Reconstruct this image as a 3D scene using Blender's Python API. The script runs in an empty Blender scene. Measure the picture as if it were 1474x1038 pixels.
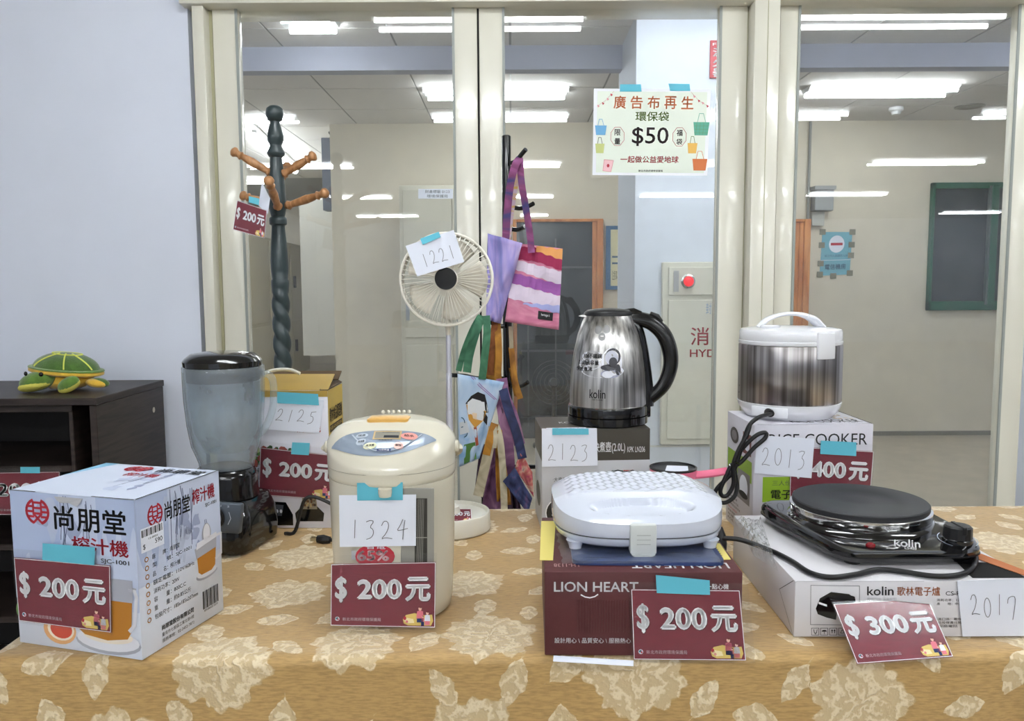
import bpy, bmesh, math, random
import numpy as np
from mathutils import Vector as V, Matrix, Quaternion, noise
R = math.radians; PI = math.pi
random.seed(7); rng = np.random.default_rng(7)
C = bpy.context.scene.collection; SC = bpy.context.scene

# ------------------------------------------------------------------ camera
F = 1150.0; PITCH = .0930; ROLL = -.006; H = 1.22; T = .75          # focal length in pixels of the 1474 wide frame
cp, sp = math.cos(PITCH), math.sin(PITCH); cr, sr = math.cos(ROLL), math.sin(ROLL)
fw = V((0, cp, -sp)); up0 = V((0, sp, cp)); rt0 = V((1, 0, 0))
RT = rt0*cr + up0*sr; UP = up0*cr - rt0*sr
cam = bpy.data.objects.new('camera', bpy.data.cameras.new('camera')); C.objects.link(cam); SC.camera = cam
cam.matrix_world = Matrix(((RT.x, UP.x, -fw.x, 0), (RT.y, UP.y, -fw.y, 0), (RT.z, UP.z, -fw.z, H), (0, 0, 0, 1)))
cam.data.sensor_width = 36; cam.data.sensor_fit = 'HORIZONTAL'; cam.data.lens = 36*F/1474; cam.data.clip_start = .02
CO = V((0, 0, H))
def ray(px, py): return RT*((px-737)/F) + UP*((519-py)/F) + fw
def P(px, py, y):
    r = ray(px, py); return CO + r*(y/r.y)
def PZ(px, py, z):
    r = ray(px, py); return CO + r*((z-H)/r.z)
def PP(px, py, o, n):
    r = ray(px, py); return CO + r*((V(o)-CO).dot(n)/r.dot(n))

# ------------------------------------------------------------------ world, exposure
w = bpy.data.worlds.new('world'); SC.world = w; w.use_nodes = True
w.node_tree.nodes['Background'].inputs[0].default_value = (.80, .88, 1, 1)
w.node_tree.nodes['Background'].inputs[1].default_value = .5
SC.view_settings.view_transform = 'Standard'; SC.view_settings.look = 'None'
SC.view_settings.gamma = 1; SC.view_settings.use_curve_mapping = False
SC.view_settings.exposure = 1.78
TUBE = 17.0            # strength of the fluorescent tubes in the near room
TUBE2 = 12.0           # and in the room behind the glass

# ------------------------------------------------------------------ materials
def lin(c):
    return tuple(((x/255)/12.92 if x/255 <= .04045 else ((x/255+.055)/1.055)**2.4) for x in c)
MATS = {}
def mat(name, col, rough=.5, metal=0, var=0, vscale=30, bump=0, bscale=80, stretch=(1,1,1), coat=0, spec=.5, emit=0, trans=0, ior=1.45, alpha=1, aniso=0, sheen=0):
    if name in MATS: return MATS[name]
    m = bpy.data.materials.new(name); m.use_nodes = True; MATS[name] = m
    nt = m.node_tree; b = nt.nodes['Principled BSDF']; L = nt.links
    c = lin(col) + (1,)
    b.inputs['Base Color'].default_value = c; b.inputs['Roughness'].default_value = rough
    b.inputs['Metallic'].default_value = metal; b.inputs['Specular IOR Level'].default_value = spec
    b.inputs['Coat Weight'].default_value = coat; b.inputs['IOR'].default_value = ior
    b.inputs['Coat Roughness'].default_value = .06
    if trans: b.inputs['Transmission Weight'].default_value = trans
    if alpha < 1: b.inputs['Alpha'].default_value = alpha
    if aniso: b.inputs['Anisotropic'].default_value = aniso
    if sheen: b.inputs['Sheen Weight'].default_value = sheen
    if emit:
        b.inputs['Emission Color'].default_value = c; b.inputs['Emission Strength'].default_value = emit
    if var or bump:
        tc = nt.nodes.new('ShaderNodeTexCoord'); mp = nt.nodes.new('ShaderNodeMapping')
        mp.inputs['Scale'].default_value = stretch; L.new(tc.outputs['Object'], mp.inputs[0])
        if var:
            n = nt.nodes.new('ShaderNodeTexNoise'); n.inputs['Scale'].default_value = vscale; n.inputs['Detail'].default_value = 6
            L.new(mp.outputs[0], n.inputs['Vector'])
            r = nt.nodes.new('ShaderNodeValToRGB'); L.new(n.outputs['Fac'], r.inputs[0])
            r.color_ramp.elements[0].position = .3; r.color_ramp.elements[1].position = .7
            r.color_ramp.elements[0].color = tuple(max(0, x*(1-var)) for x in c[:3]) + (1,)
            r.color_ramp.elements[1].color = tuple(min(1, x*(1+var)) for x in c[:3]) + (1,)
            L.new(r.outputs[0], b.inputs['Base Color'])
        if bump:
            n = nt.nodes.new('ShaderNodeTexNoise'); n.inputs['Scale'].default_value = bscale; n.inputs['Detail'].default_value = 4
            L.new(mp.outputs[0], n.inputs['Vector'])
            bp = nt.nodes.new('ShaderNodeBump'); bp.inputs['Strength'].default_value = bump; bp.inputs['Distance'].default_value = .003
            L.new(n.outputs['Fac'], bp.inputs['Height']); L.new(bp.outputs[0], b.inputs['Normal'])
    return m
def glassmat(name, tint=(1,1,1), rough=0, haze=.0, fres=1.5, hcol=(.8,.85,.9)):
    if name in MATS: return MATS[name]
    m = bpy.data.materials.new(name); m.use_nodes = True; MATS[name] = m
    nt = m.node_tree; N = nt.nodes; L = nt.links; N.clear()
    out = N.new('ShaderNodeOutputMaterial'); t = N.new('ShaderNodeBsdfTransparent'); g = N.new('ShaderNodeBsdfGlossy')
    t.inputs[0].default_value = tuple(tint)+(1,); g.inputs['Roughness'].default_value = rough
    lw = N.new('ShaderNodeLayerWeight'); lw.inputs[0].default_value = .5
    pw = N.new('ShaderNodeMath'); pw.operation = 'POWER'; pw.inputs[1].default_value = 5; L.new(lw.outputs['Facing'], pw.inputs[0])
    f0 = ((fres-1)/(fres+1))**2
    f = N.new('ShaderNodeMath'); f.operation = 'MULTIPLY_ADD'; f.inputs[1].default_value = 1-f0; f.inputs[2].default_value = f0; L.new(pw.outputs[0], f.inputs[0])
    mx = N.new('ShaderNodeMixShader'); L.new(f.outputs[0], mx.inputs[0]); L.new(t.outputs[0], mx.inputs[1]); L.new(g.outputs[0], mx.inputs[2])
    last = mx
    if haze:
        d = N.new('ShaderNodeBsdfDiffuse'); d.inputs[0].default_value = tuple(hcol)+(1,)
        n = N.new('ShaderNodeTexNoise'); n.inputs['Scale'].default_value = 14; n.inputs['Detail'].default_value = 8
        tc = N.new('ShaderNodeTexCoord'); L.new(tc.outputs['Object'], n.inputs['Vector'])
        mr = N.new('ShaderNodeMapRange'); mr.inputs[1].default_value = .3; mr.inputs[2].default_value = .8
        mr.inputs[3].default_value = haze*.5; mr.inputs[4].default_value = haze*1.7; L.new(n.outputs['Fac'], mr.inputs[0])
        m2 = N.new('ShaderNodeMixShader'); L.new(mr.outputs[0], m2.inputs[0]); L.new(mx.outputs[0], m2.inputs[1]); L.new(d.outputs[0], m2.inputs[2]); last = m2
    L.new(last.outputs[0], out.inputs[0]); return m
def woodmat(name, dark, light, scale=(3, 40, 3), rough=.4, bump=.1):
    m = mat(name, light, rough)
    nt = m.node_tree; b = nt.nodes['Principled BSDF']; L = nt.links
    tc = nt.nodes.new('ShaderNodeTexCoord'); mp = nt.nodes.new('ShaderNodeMapping'); mp.inputs['Scale'].default_value = scale
    n = nt.nodes.new('ShaderNodeTexNoise'); n.inputs['Scale'].default_value = 3; n.inputs['Detail'].default_value = 8; n.inputs['Distortion'].default_value = .6
    r = nt.nodes.new('ShaderNodeValToRGB'); r.color_ramp.elements[0].color = lin(dark)+(1,); r.color_ramp.elements[1].color = lin(light)+(1,)
    r.color_ramp.elements[0].position = .35; r.color_ramp.elements[1].position = .65
    L.new(tc.outputs['Object'], mp.inputs[0]); L.new(mp.outputs[0], n.inputs['Vector']); L.new(n.outputs['Fac'], r.inputs[0]); L.new(r.outputs[0], b.inputs['Base Color'])
    return m

# ------------------------------------------------------------------ mesh builder
def tag(o, label=None, cat=None, group=None, kind=None):
    for k, v in (('label', label), ('category', cat), ('group', group), ('kind', kind)):
        if v: o[k] = v
    return o
ORG = {}
def thing(name, label, cat, loc=(0,0,0), group=None):
    o = bpy.data.objects.new(name, None); C.objects.link(o); o.location = loc; ORG[o.name] = V(loc); o.empty_display_size = .05
    return tag(o, label, cat, group)
class MB:
    def __init__(s): s.v = []; s.f = []; s.m = []
    def add(s, vs, fs, mi=0):
        n = len(s.v); s.v += [tuple(v) for v in vs]; s.f += [tuple(i+n for i in f) for f in fs]; s.m += [mi]*len(fs); return s
    def hexa(s, p, mi=0):     # p: 4 bottom then 4 top, ccw from above
        return s.add(p, [(3,2,1,0),(4,5,6,7),(0,1,5,4),(1,2,6,5),(2,3,7,6),(3,0,4,7)], mi)
    def box(s, a, b, mi=0, M=None):
        x0,y0,z0 = a; x1,y1,z1 = b
        p = [V(q) for q in ((x0,y0,z0),(x1,y0,z0),(x1,y1,z0),(x0,y1,z0),(x0,y0,z1),(x1,y0,z1),(x1,y1,z1),(x0,y1,z1))]
        if M: p = [M @ q for q in p]
        return s.hexa(p, mi)
    def loft(s, rings, cap=True, mi=0, close=True):
        n = len(rings[0]); vs = [q for r in rings for q in r]; fs = []
        for i in range(len(rings)-1):
            for j in range(n if close else n-1):
                k = (j+1) % n; fs.append((i*n+j, i*n+k, (i+1)*n+k, (i+1)*n+j))
        if cap: fs.append(tuple(range(n-1, -1, -1))); fs.append(tuple((len(rings)-1)*n+j for j in range(n)))
        return s.add(vs, fs, mi)
    def lathe(s, prof, c=(0,0,0), n=32, M=None, cap=True, mi=0):
        rings = []
        for r, z in prof:
            rg = [V((r*math.cos(2*PI*j/n), r*math.sin(2*PI*j/n), z)) for j in range(n)]
            rings.append([(M @ q if M else q) + V(c) for q in rg])
        return s.loft(rings, cap, mi)
    def tube(s, pts, rad, n=8, cap=True, mi=0, flat=1.0):
        pts = [V(p) for p in pts]
        if not hasattr(rad, '__len__'): rad = [rad]*len(pts)
        t = (pts[1]-pts[0]).normalized(); u = t.orthogonal().normalized(); rings = []
        for i, p in enumerate(pts):
            a = pts[max(i-1, 0)]; b = pts[min(i+1, len(pts)-1)]; t = (b-a).normalized()
            u = (u - t*u.dot(t)); u = u.normalized() if u.length > 1e-6 else t.orthogonal().normalized()
            w_ = t.cross(u)
            rings.append([p + u*math.cos(2*PI*j/n)*rad[i] + w_*math.sin(2*PI*j/n)*rad[i]*flat for j in range(n)])
        return s.loft(rings, cap, mi)
    def ell(s, c, r, M=None, n=16, m=10, mi=0):
        pr = [(math.sin(PI*i/m), -math.cos(PI*i/m)) for i in range(m+1)]
        pr[0] = (.02, -1); pr[-1] = (.02, 1); S = Matrix.Diagonal((r[0], r[1], r[2], 1))
        return s.lathe(pr, c, n, (M @ S) if M else S, mi=mi)
    def grid(s, fn, nu, nv, mi=0):
        vs = [fn(i/nu, j/nv) for j in range(nv+1) for i in range(nu+1)]
        fs = [(j*(nu+1)+i, j*(nu+1)+i+1, (j+1)*(nu+1)+i+1, (j+1)*(nu+1)+i) for j in range(nv) for i in range(nu)]
        return s.add(vs, fs, mi)
    def prism(s, poly, o, U, W, N, h, mi=0):      # polygon in the plane o,U,W, thickened along N
        a = [V(o)+V(U)*x+V(W)*y for x, y in poly]; b = [q+V(N)*h for q in a]
        return s.loft([a, b], True, mi)
    def build(s, name, m, parent=None, smooth=35, bevel=None, solid=None, sub=0):
        me = bpy.data.meshes.new(name)
        vs = s.v
        if parent is not None:
            o = ORG[parent.name]; vs = [(x-o.x, y-o.y, z-o.z) for x, y, z in vs]
        me.from_pydata(vs, [], s.f); ms = m if isinstance(m, (list, tuple)) else [m]
        for q in ms: me.materials.append(q)
        if len(ms) > 1: me.polygons.foreach_set('material_index', s.m)
        bm = bmesh.new(); bm.from_mesh(me)
        bmesh.ops.recalc_face_normals(bm, faces=bm.faces) if not getattr(s, 'keep', 0) else None
        if bevel:
            es = [e for e in bm.edges if len(e.link_faces) == 2 and e.calc_face_angle(0) > R(30)]
            bmesh.ops.bevel(bm, geom=es, offset=bevel[0], segments=bevel[1], affect='EDGES', profile=.5, clamp_overlap=True)
        bm.to_mesh(me); bm.free()
        if smooth:
            me.polygons.foreach_set('use_smooth', [True]*len(me.polygons)); me.set_sharp_from_angle(angle=R(smooth))
        me.update()
        o = bpy.data.objects.new(name, me); C.objects.link(o)
        if solid:
            md = o.modifiers.new('solid', 'SOLIDIFY'); md.thickness = solid; md.offset = 0
        if sub:
            md = o.modifiers.new('sub', 'SUBSURF'); md.levels = md.render_levels = sub
        if parent is not None:
            o.parent = parent; ORG[o.name] = ORG[parent.name].copy()
            o.location = (0, 0, 0)
        else: ORG[o.name] = V((0,0,0))
        return o
def subparent(child, par):      # part built under its thing, handed down one level (both share the thing's origin)
    child.parent = par; return child
def bx(name, a, b, m, parent=None, bevel=None, **k): return MB().box(a, b).build(name, m, parent, bevel=bevel, **k)

# ------------------------------------------------------------------ printed faces
TC = {}
def textmesh(s, bold=0, italic=0):
    k = (s, bold, italic)
    if k in TC: return TC[k]
    cu = bpy.data.curves.new('t', 'FONT'); cu.body = s; cu.size = 1; cu.shear = italic; cu.resolution_u = 3
    ob = bpy.data.objects.new('t', cu); C.objects.link(ob)
    dg = bpy.context.evaluated_depsgraph_get(); me = bpy.data.meshes.new_from_object(ob.evaluated_get(dg))
    vs = [(v.co.x, v.co.y) for v in me.vertices]; fs = [tuple(p.vertices) for p in me.polygons]
    bpy.data.objects.remove(ob); bpy.data.curves.remove(cu); bpy.data.meshes.remove(me)
    if bold and vs:      # heavier strokes: the glyphs laid again a hair to each side
        n0 = len(vs); f0 = list(fs); v0 = list(vs); b_ = bold*.75
        for i, (dx, dy) in enumerate(((b_, 0), (-b_, 0), (0, b_), (0, -b_))):
            vs += [(x+dx, y+dy) for x, y in v0]; fs += [tuple(q+n0*(i+1) for q in f) for f in f0]
    if not vs: vs = [(0,0),(1,0),(1,1)]; fs = []
    xs = [v[0] for v in vs]; ys = [v[1] for v in vs]; x0, x1, y0, y1 = min(xs), max(xs), min(ys), max(ys)
    vs = [((x-x0)/(x1-x0+1e-9), (y-y0)/(y1-y0+1e-9)) for x, y in vs]
    TC[k] = (vs, fs, (x1-x0)/(y1-y0+1e-9)); return TC[k]
DIG = {'1': [[(.5,1),(.44,0)]], '2': [[(.05,.75),(.25,1),(.6,.98),(.72,.7),(.45,.3),(0,.0),(.4,.08),(1,.02)]],
 '3': [[(.1,.92),(.45,1),(.8,.95),(.4,.62),(.7,.5),(.75,.25),(.5,.02),(.1,-.05)]],
 '4': [[(.55,1),(.3,.65),(.0,.38),(.5,.42),(1,.5)],[(.75,.95),(.62,.5),(.55,-.1)]],
 '5': [[(.4,.95),(.3,.6),(.65,.6),(.8,.35),(.6,.05),(.1,-.05)],[(.4,.95),(1,1)]],
 '0': [[(.5+.38*math.cos(a), .5+.48*math.sin(a)) for a in np.linspace(1.6, 7.9, 14)]],
 '7': [[(.0,.65),(.05,.9),(.5,1),(.9,.95),(.85,.5),(.6,-.15)]]}
class Face:
    """a printed side: c = 4 corners BL, BR, TR, TL in 3D (bilinear)"""
    def __init__(s, c, base=1, step=.00022, fn=None):
        s.c = [V(q) for q in c] if c else None; s.fn = fn; s.step = step; s.base = base; s.mats = []; s.mb = MB(); s.mb.keep = 1
        if c:
            s.n = (s.c[1]-s.c[0]).cross(s.c[3]-s.c[0]).normalized()
            s.W = (s.c[1]-s.c[0]).length; s.Hh = (s.c[3]-s.c[0]).length
    def pt(s, u, v, l=0):
        h = (s.base + l)*s.step
        if s.fn: return s.fn(u, v, h)
        a, b, c, d = s.c
        return a*(1-u)*(1-v) + b*u*(1-v) + c*u*v + d*(1-u)*v + s.n*h
    def uv(s, px, py):
        q = PP(px, py, s.c[0], s.n); U = s.c[1]-s.c[0]; W = s.c[3]-s.c[0]; d = q - s.c[0]
        a, b, c_ = U.dot(U), U.dot(W), W.dot(W); e, f = d.dot(U), d.dot(W); D = a*c_-b*b
        return ((e*c_-f*b)/D, (f*a-e*b)/D)
    def mi(s, m):
        if m not in s.mats: s.mats.append(m)
        return s.mats.index(m)
    def poly(s, pts, m, l=1):
        s.mb.add([s.pt(u, v, l) for u, v in pts], [tuple(range(len(pts)))], s.mi(m)); return s
    def ppoly(s, px, m, l=1): return s.poly([s.uv(*q) for q in px], m, l)
    def rect(s, u0, v0, u1, v1, m, l=1, n=1):
        for i in range(n):
            a = u0+(u1-u0)*i/n; b = u0+(u1-u0)*(i+1)/n; s.poly([(a,v0),(b,v0),(b,v1),(a,v1)], m, l)
        return s
    def disc(s, u, v, ru, rv, m, l=1, n=20, a0=0, a1=2*PI, rot=0):
        p = []
        for i in range(n):
            a = a0+(a1-a0)*i/(n if a1-a0 > 6.2 else n-1); x, y = ru*math.cos(a), rv*math.sin(a)
            p.append((u+x*math.cos(rot)-y*math.sin(rot), v+x*math.sin(rot)+y*math.cos(rot)))
        return s.poly(p, m, l)
    def line(s, pts, wd, m, l=1, closed=False):        # wd in metres
        if closed: pts = list(pts)+[pts[0]]
        q = [s.pt(u, v, l) for u, v in pts]; n = len(q)
        for i in range(n-1):
            d = (q[i+1]-q[i]); 
            if d.length < 1e-7: continue
            nn = s.n if not s.fn else (s.pt(*pts[i], l+4)-s.pt(*pts[i], l)).normalized()
            t = d.normalized(); k = t.cross(nn)*wd/2; e = t*wd*.3
            s.mb.add([q[i]-k-e, q[i+1]-k+e, q[i+1]+k+e, q[i]+k-e], [(0,1,2,3)], s.mi(m))
        return s
    def ring(s, u, v, ru, rv, wd, m, l=1, n=24): return s.line([(u+ru*math.cos(2*PI*i/n), v+rv*math.sin(2*PI*i/n)) for i in range(n)], wd, m, l, True)
    def text(s, t, u0, v0, u1, v1, m, l=2, bold=0, italic=0, skew=0):
        vs, fs, _ = textmesh(t, bold, italic)
        s.mb.add([s.pt(u0+(u1-u0)*x, v0+(v1-v0)*y+skew*x, l) for x, y in vs], fs, s.mi(m)); return s
    def ptext(s, t, a, b, h, m, l=2, bold=0, italic=0):   # a, b: pixels of the lower corners, h: pixel height at a
        A = V(s.uv(*a)); B = V(s.uv(*b)); D = V(s.uv(a[0], a[1]-h)); vs, fs, _ = textmesh(t, bold, italic)
        U = B-A; W = D-A
        s.mb.add([s.pt(*(A+U*x+W*y), l) for x, y in vs], fs, s.mi(m)); return s
    def write(s, t, u0, v0, u1, v1, m, wd=.0009, l=2):
        n = len(t); cw = (u1-u0)/n
        for i, ch in enumerate(t):
            dv = random.uniform(-.03, .03)
            for st in DIG[ch]:
                # smooth the stroke
                q = st if len(st) < 3 else [tuple(np.array(st[max(k-1,0)])*a0+np.array(st[k])*a1+np.array(st[min(k+1,len(st)-1)])*a2) for k in range(len(st)) for a0, a1, a2 in ((.25,.75,0),(0,.75,.25))]
                s.line([(u0+cw*(i+.12+.7*x), v0+(v1-v0)*y+dv) for x, y in q], wd, m, l)
        return s
    def build(s, name, parent, sub=None):
        if not s.mb.f: return None
        o = s.mb.build(name, s.mats, parent, smooth=0)
        if sub: o.parent = sub
        return o
def side(p, k):   # faces of an 8-corner box: front, right, top, left
    i = {'f': (0,1,5,4), 'r': (1,2,6,5), 't': (4,5,6,7), 'l': (3,0,4,7), 'b': (2,3,7,6)}[k]
    return [p[j] for j in i]
def boxpts(x, y, r, w_, d, h, z=T):
    c, s_ = math.cos(r), math.sin(r); o = V((x, y, z)); U = V((c, s_, 0))*w_; W = V((-s_, c, 0))*d; Z = V((0,0,h))
    b = [o, o+U, o+U+W, o+W]; return b + [q+Z for q in b]
def catmull(pts, n=6):
    pts = [V(p) for p in pts]; q = [pts[0]*2-pts[1]] + pts + [pts[-1]*2-pts[-2]]; out = []
    for i in range(1, len(q)-2):
        for k in range(n):
            t = k/n; a, b, c, d = q[i-1], q[i], q[i+1], q[i+2]
            out.append(.5*((2*b)+(c-a)*t+(2*a-5*b+4*c-d)*t*t+(3*b-a-3*c+d)*t**3))
    return out+[pts[-1]]
white = mat('white_paper', (224, 228, 240), .75); ink = mat('black_ink', (22, 22, 24), .6); pencil = mat('pencil_line', (105, 105, 112), .8)
teal = mat('teal_masking_tape', (104, 198, 220), .7, bump=.15, bscale=300, alpha=.86)
clear = glassmat('clear_plastic_film', (.99,.99,.99), .12, .01, 1.3)
maroon = mat('maroon_print', (122, 36, 52), .7, var=.12, vscale=60, stretch=(1, 1, 9))
lettering_white = mat('white_lettering', (250, 250, 253), .8)
# ------------------------------------------------------------------ THE SETTING
G = 2.7; FAR = 6.37; CEIL = 2.49; NC = 2.58
wallpaint = mat('blue_white_wall_paint', (222, 227, 240), .8, var=.02, vscale=4, bump=.05, bscale=60)
cream = mat('cream_enamel', (220, 217, 203), .22, var=.02, vscale=5, coat=.3)
cream_shade = mat('cream_enamel_shade', (176, 172, 140), .35)  # darker copy of the frame enamel, shade painted into recesses and fold
farpaint = mat('far_room_wall_paint', (214, 206, 188), .8, var=.03, vscale=3, bump=.05, bscale=40)
colpaint = mat('column_paint', (204, 210, 222), .8, var=.015, vscale=3)
tilemat = mat('ceiling_tile', (214, 212, 210), .9, var=.06, vscale=160, bump=.4, bscale=220)
tilemat2 = mat('near_ceiling_tile', (205, 205, 202), .9, var=.05, vscale=160)
gridmat = mat('ceiling_grid_metal', (140, 140, 138), .5)
floorm = mat('terrazzo_floor', (176, 166, 148), .3, var=.10, vscale=6, bump=.05, bscale=10)
def st(o): o['kind'] = 'structure'; return o
# near room
st(bx('floor', (-4.2, -11.5, -.1), (10, 13, 0), floorm, bevel=None))
fx = P(274.6, 10, G).x
st(bx('wall_front', (-4.2, G-.03, 0), (fx, G+.12, NC+.1), wallpaint))
frx = P(1500, 10, G).x
st(bx('wall_front_right', (frx+.02, G-.03, 0), (10, G+.12, NC+.1), wallpaint))
hz = P(737, 4.6, G-.06).z
st(bx('wall_front_header', (fx, G-.03, hz+.10), (frx+.02, G+.12, NC+.1), wallpaint))
st(bx('wall_left', (-4.2, -11.5, 0), (-4.1, G, NC+.1), wallpaint))
st(bx('wall_right', (9.9, -11.5, 0), (10, G, NC+.1), wallpaint))
st(bx('wall_back', (-4.2, -11.6, 0), (10, -11.5, NC+.1), wallpaint))
st(bx('ceiling', (-4.2, -11.6, NC), (10, G, NC+.08), tilemat2))
# frame header and posts
st(MB().box((fx-.01, G-.075, hz), (frx+.02, G+.11, hz+.10)).build('trim_header', cream, bevel=(.004, 2)))
def vx(px, y=G): return P(px, 10, y).x
def post(n, p0, p1, y0, y1, m=cream, z1=None):
    yy = y0
    return st(MB().box((vx(p0, yy), y0, 0), (vx(p1, yy), y1, z1 or hz)).build(n, m, bevel=(.003, 2)))
post('trim_jamb_left', 275, 292, G-.06, G+.1)
post('trim_jamb_left_recess', 292, 304.5, G-.012, G+.1, cream_shade)
post('trim_post_right', 1087, 1124, G-.08, G+.1)
post('trim_post_recess', 1076, 1087, G-.01, G+.1, cream_shade)
post('trim_post_right_fold', 1106, 1107.2, G-.0815, G-.079, cream_shade)
pane_g = glassmat('window_glass', (.965,.975,.965), 0, .03, 1.58)
def door(n, s0, s1, s2, s3, y, name='door'):
    """sliding door or fixed light: stiles s0-s1 and s2-s3 in pixels of the top edge, rails and one pane"""
    r = thing(n, None, None, (vx(s0, y), y, 0)); r['kind'] = 'structure'
    for a, b in ((s0, s1), (s2, s3)):
        MB().box((vx(a, y-.02), y-.02, .02), (vx(b, y-.02), y+.02, hz+.02)).build('stile', cream, r, bevel=(.003, 2))
        e0 = vx(b-2.5, y-.02) if a == s0 else vx(a, y-.02)
        MB().box((e0-.002, y-.024, .1), (e0+.006, y-.019, hz)).build('glazing_bead', mat('grey_glazing_bead', (150,155,150), .5), r)
    x0, x1 = vx(s1, y-.02), vx(s2, y-.02)
    MB().box((x0, y-.02, .02), (x1, y+.02, .14)).build('bottom_rail', cream, r, bevel=(.003, 2))
    MB().box((x0, y-.02, hz+.002), (x1, y+.02, hz+.06)).build('top_rail', cream, r)
    MB().box((x0-.004, y-.003, .13), (x1+.004, y+.003, hz+.01)).build('glass_pane', pane_g, r)
    return r
door('door_1', 304.5, 341, 651, 686.3, G)
door('door_2', 689, 726, 1037, 1077, G)
door('window_1', 1124, 1153, 1467, 1500, G)
st(bx('trim_meeting_gap', (vx(686.3), G-.012, .02), (vx(689), G+.012, hz), mat('gap_shade_black', (18,16,16), .8)))  # black strip standing for the shade in the gap between the stiles
# far room: walls, ceiling and column behind the glass
xL = P(480, 400, FAR).x; xR = 5.2
st(bx('wall_far', (xL, FAR, 0), (9, FAR+.12, CEIL+.1), farpaint))
DEEP = 12.8
st(bx('wall_deep', (-9, DEEP, 0), (xL+.5, DEEP+.1, CEIL+.1), farpaint))
st(bx('wall_passage', (xL, FAR+.12, 0), (xL+.1, DEEP, CEIL+.1), farpaint))
st(bx('wall_far_left', (-9.1, G+.12, 0), (-9, DEEP, CEIL+.1), farpaint))
st(bx('wall_far_right', (8.9, G+.12, 0), (9, FAR, CEIL+.1), farpaint))
st(bx('floor_far', (-9, 2.82, -.06), (-4.2, DEEP, 0), floorm))
st(bx('baseboard_far', (xL, FAR-.012, 0), (8.9, FAR, .035), mat('grey_baseboard', (120,118,110), .5)))
cl = st(bx('ceiling_far', (-9, G+.12, CEIL), (9, DEEP, CEIL+.08), gridmat))
# tiles of the far ceiling, one mesh shared by the tiles in view
tl = .60
tproto = MB().box((.006, .006, -.004), (tl-.006, tl-.006, .006)).build('ceiling_tile', tilemat, cl, smooth=0)
tproto.location = (0, 3, CEIL); first = True
rows = [(j, i) for j in range(11) for i in range(-6, 7)]
for j, i in rows:
    y = 2.86 + j*tl
    if y > FAR and i*tl > xL-.1: continue
    if first: t = tproto; first = False
    else: t = tproto.copy(); C.objects.link(t)
    t.location = (i*tl*1.0, y, CEIL)
# dropped beam between the rooms' columns
by = 4.36
bz = P(737, 100, by).z
st(bx('ceiling_beam', (-6, by, bz), (P(893, 60, 4.4).x+.02, by+.09, CEIL), mat('beam_paint', (170, 174, 190), .8)))
st(bx('ceiling_beam_right', (P(1040, 60, 4.4).x, by, bz), (8, by+.09, CEIL), MATS['beam_paint']))
CY = 3.88
c0 = P(915, 200, CY).x; c1 = P(1120, 200, CY).x
st(bx('wall_column', (c0, CY, 0), (c1, CY+.62, CEIL), colpaint))
# ------------------------------------------------------------------ fluorescent lamps
def emis(name, s, col=(1, 1, 1)):
    m = bpy.data.materials.new(name); m.use_nodes = True; n = m.node_tree; n.nodes.clear()
    e = n.nodes.new('ShaderNodeEmission'); e.inputs[0].default_value = col+(1,); e.inputs[1].default_value = s
    o = n.nodes.new('ShaderNodeOutputMaterial'); n.links.new(e.outputs[0], o.inputs[0]); return m
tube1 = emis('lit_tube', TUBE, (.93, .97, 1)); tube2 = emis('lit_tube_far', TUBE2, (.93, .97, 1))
fixm = mat('white_lamp_housing', (225, 228, 230), .4)
def lamp(x0, x1, y, z, m, label, group, name='fluorescent_lamp'):
    t = thing(name, label, 'lamp', ((x0+x1)/2, y, z), group)
    MB().hexa([V((x0,y-.05,z-.03)),V((x1,y-.05,z-.03)),V((x1,y+.05,z-.03)),V((x0,y+.05,z-.03)),V((x0,y-.09,z)),V((x1,y-.09,z)),V((x1,y+.09,z)),V((x0,y+.09,z))]).build('housing', fixm, t, smooth=0)
    for k in (-1, 1):
        MB().tube([(x0+.02, y+k*.075, z-.035), (x1-.02, y+k*.075, z-.035)], .014, 6).build('tube', m, t, smooth=0)
    return t
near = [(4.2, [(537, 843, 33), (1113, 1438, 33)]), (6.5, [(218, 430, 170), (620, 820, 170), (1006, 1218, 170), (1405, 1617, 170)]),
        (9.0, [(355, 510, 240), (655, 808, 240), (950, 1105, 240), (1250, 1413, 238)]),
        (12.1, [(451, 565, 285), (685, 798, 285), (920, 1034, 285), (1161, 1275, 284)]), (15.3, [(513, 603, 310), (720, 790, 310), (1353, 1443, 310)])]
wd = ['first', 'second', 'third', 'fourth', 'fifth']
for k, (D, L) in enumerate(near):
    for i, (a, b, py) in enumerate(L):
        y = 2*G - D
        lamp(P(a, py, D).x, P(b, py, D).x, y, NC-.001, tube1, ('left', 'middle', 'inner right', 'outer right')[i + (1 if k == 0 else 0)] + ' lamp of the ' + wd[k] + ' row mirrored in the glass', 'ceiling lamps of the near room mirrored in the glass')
lamp(P(610, 140, 5.3).x, P(818, 140, 5.3).x, 5.3, CEIL-.006, tube2, 'lit twin-tube lamp on the far ceiling, behind the middle door stiles', 'ceiling lamps beyond the glass')
lamp(P(1160, 140, 5.3).x, P(1373, 140, 5.3).x, 5.3, CEIL-.006, tube2, 'lit twin-tube lamp on the far ceiling above the grey smoke detector', 'ceiling lamps beyond the glass')
lamp(P(405, 33, 3.9).x, P(485, 33, 3.9).x, 3.9, CEIL-.006, tube2, 'short lit ceiling lamp near the top left of the left door', 'ceiling lamps beyond the glass')
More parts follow.
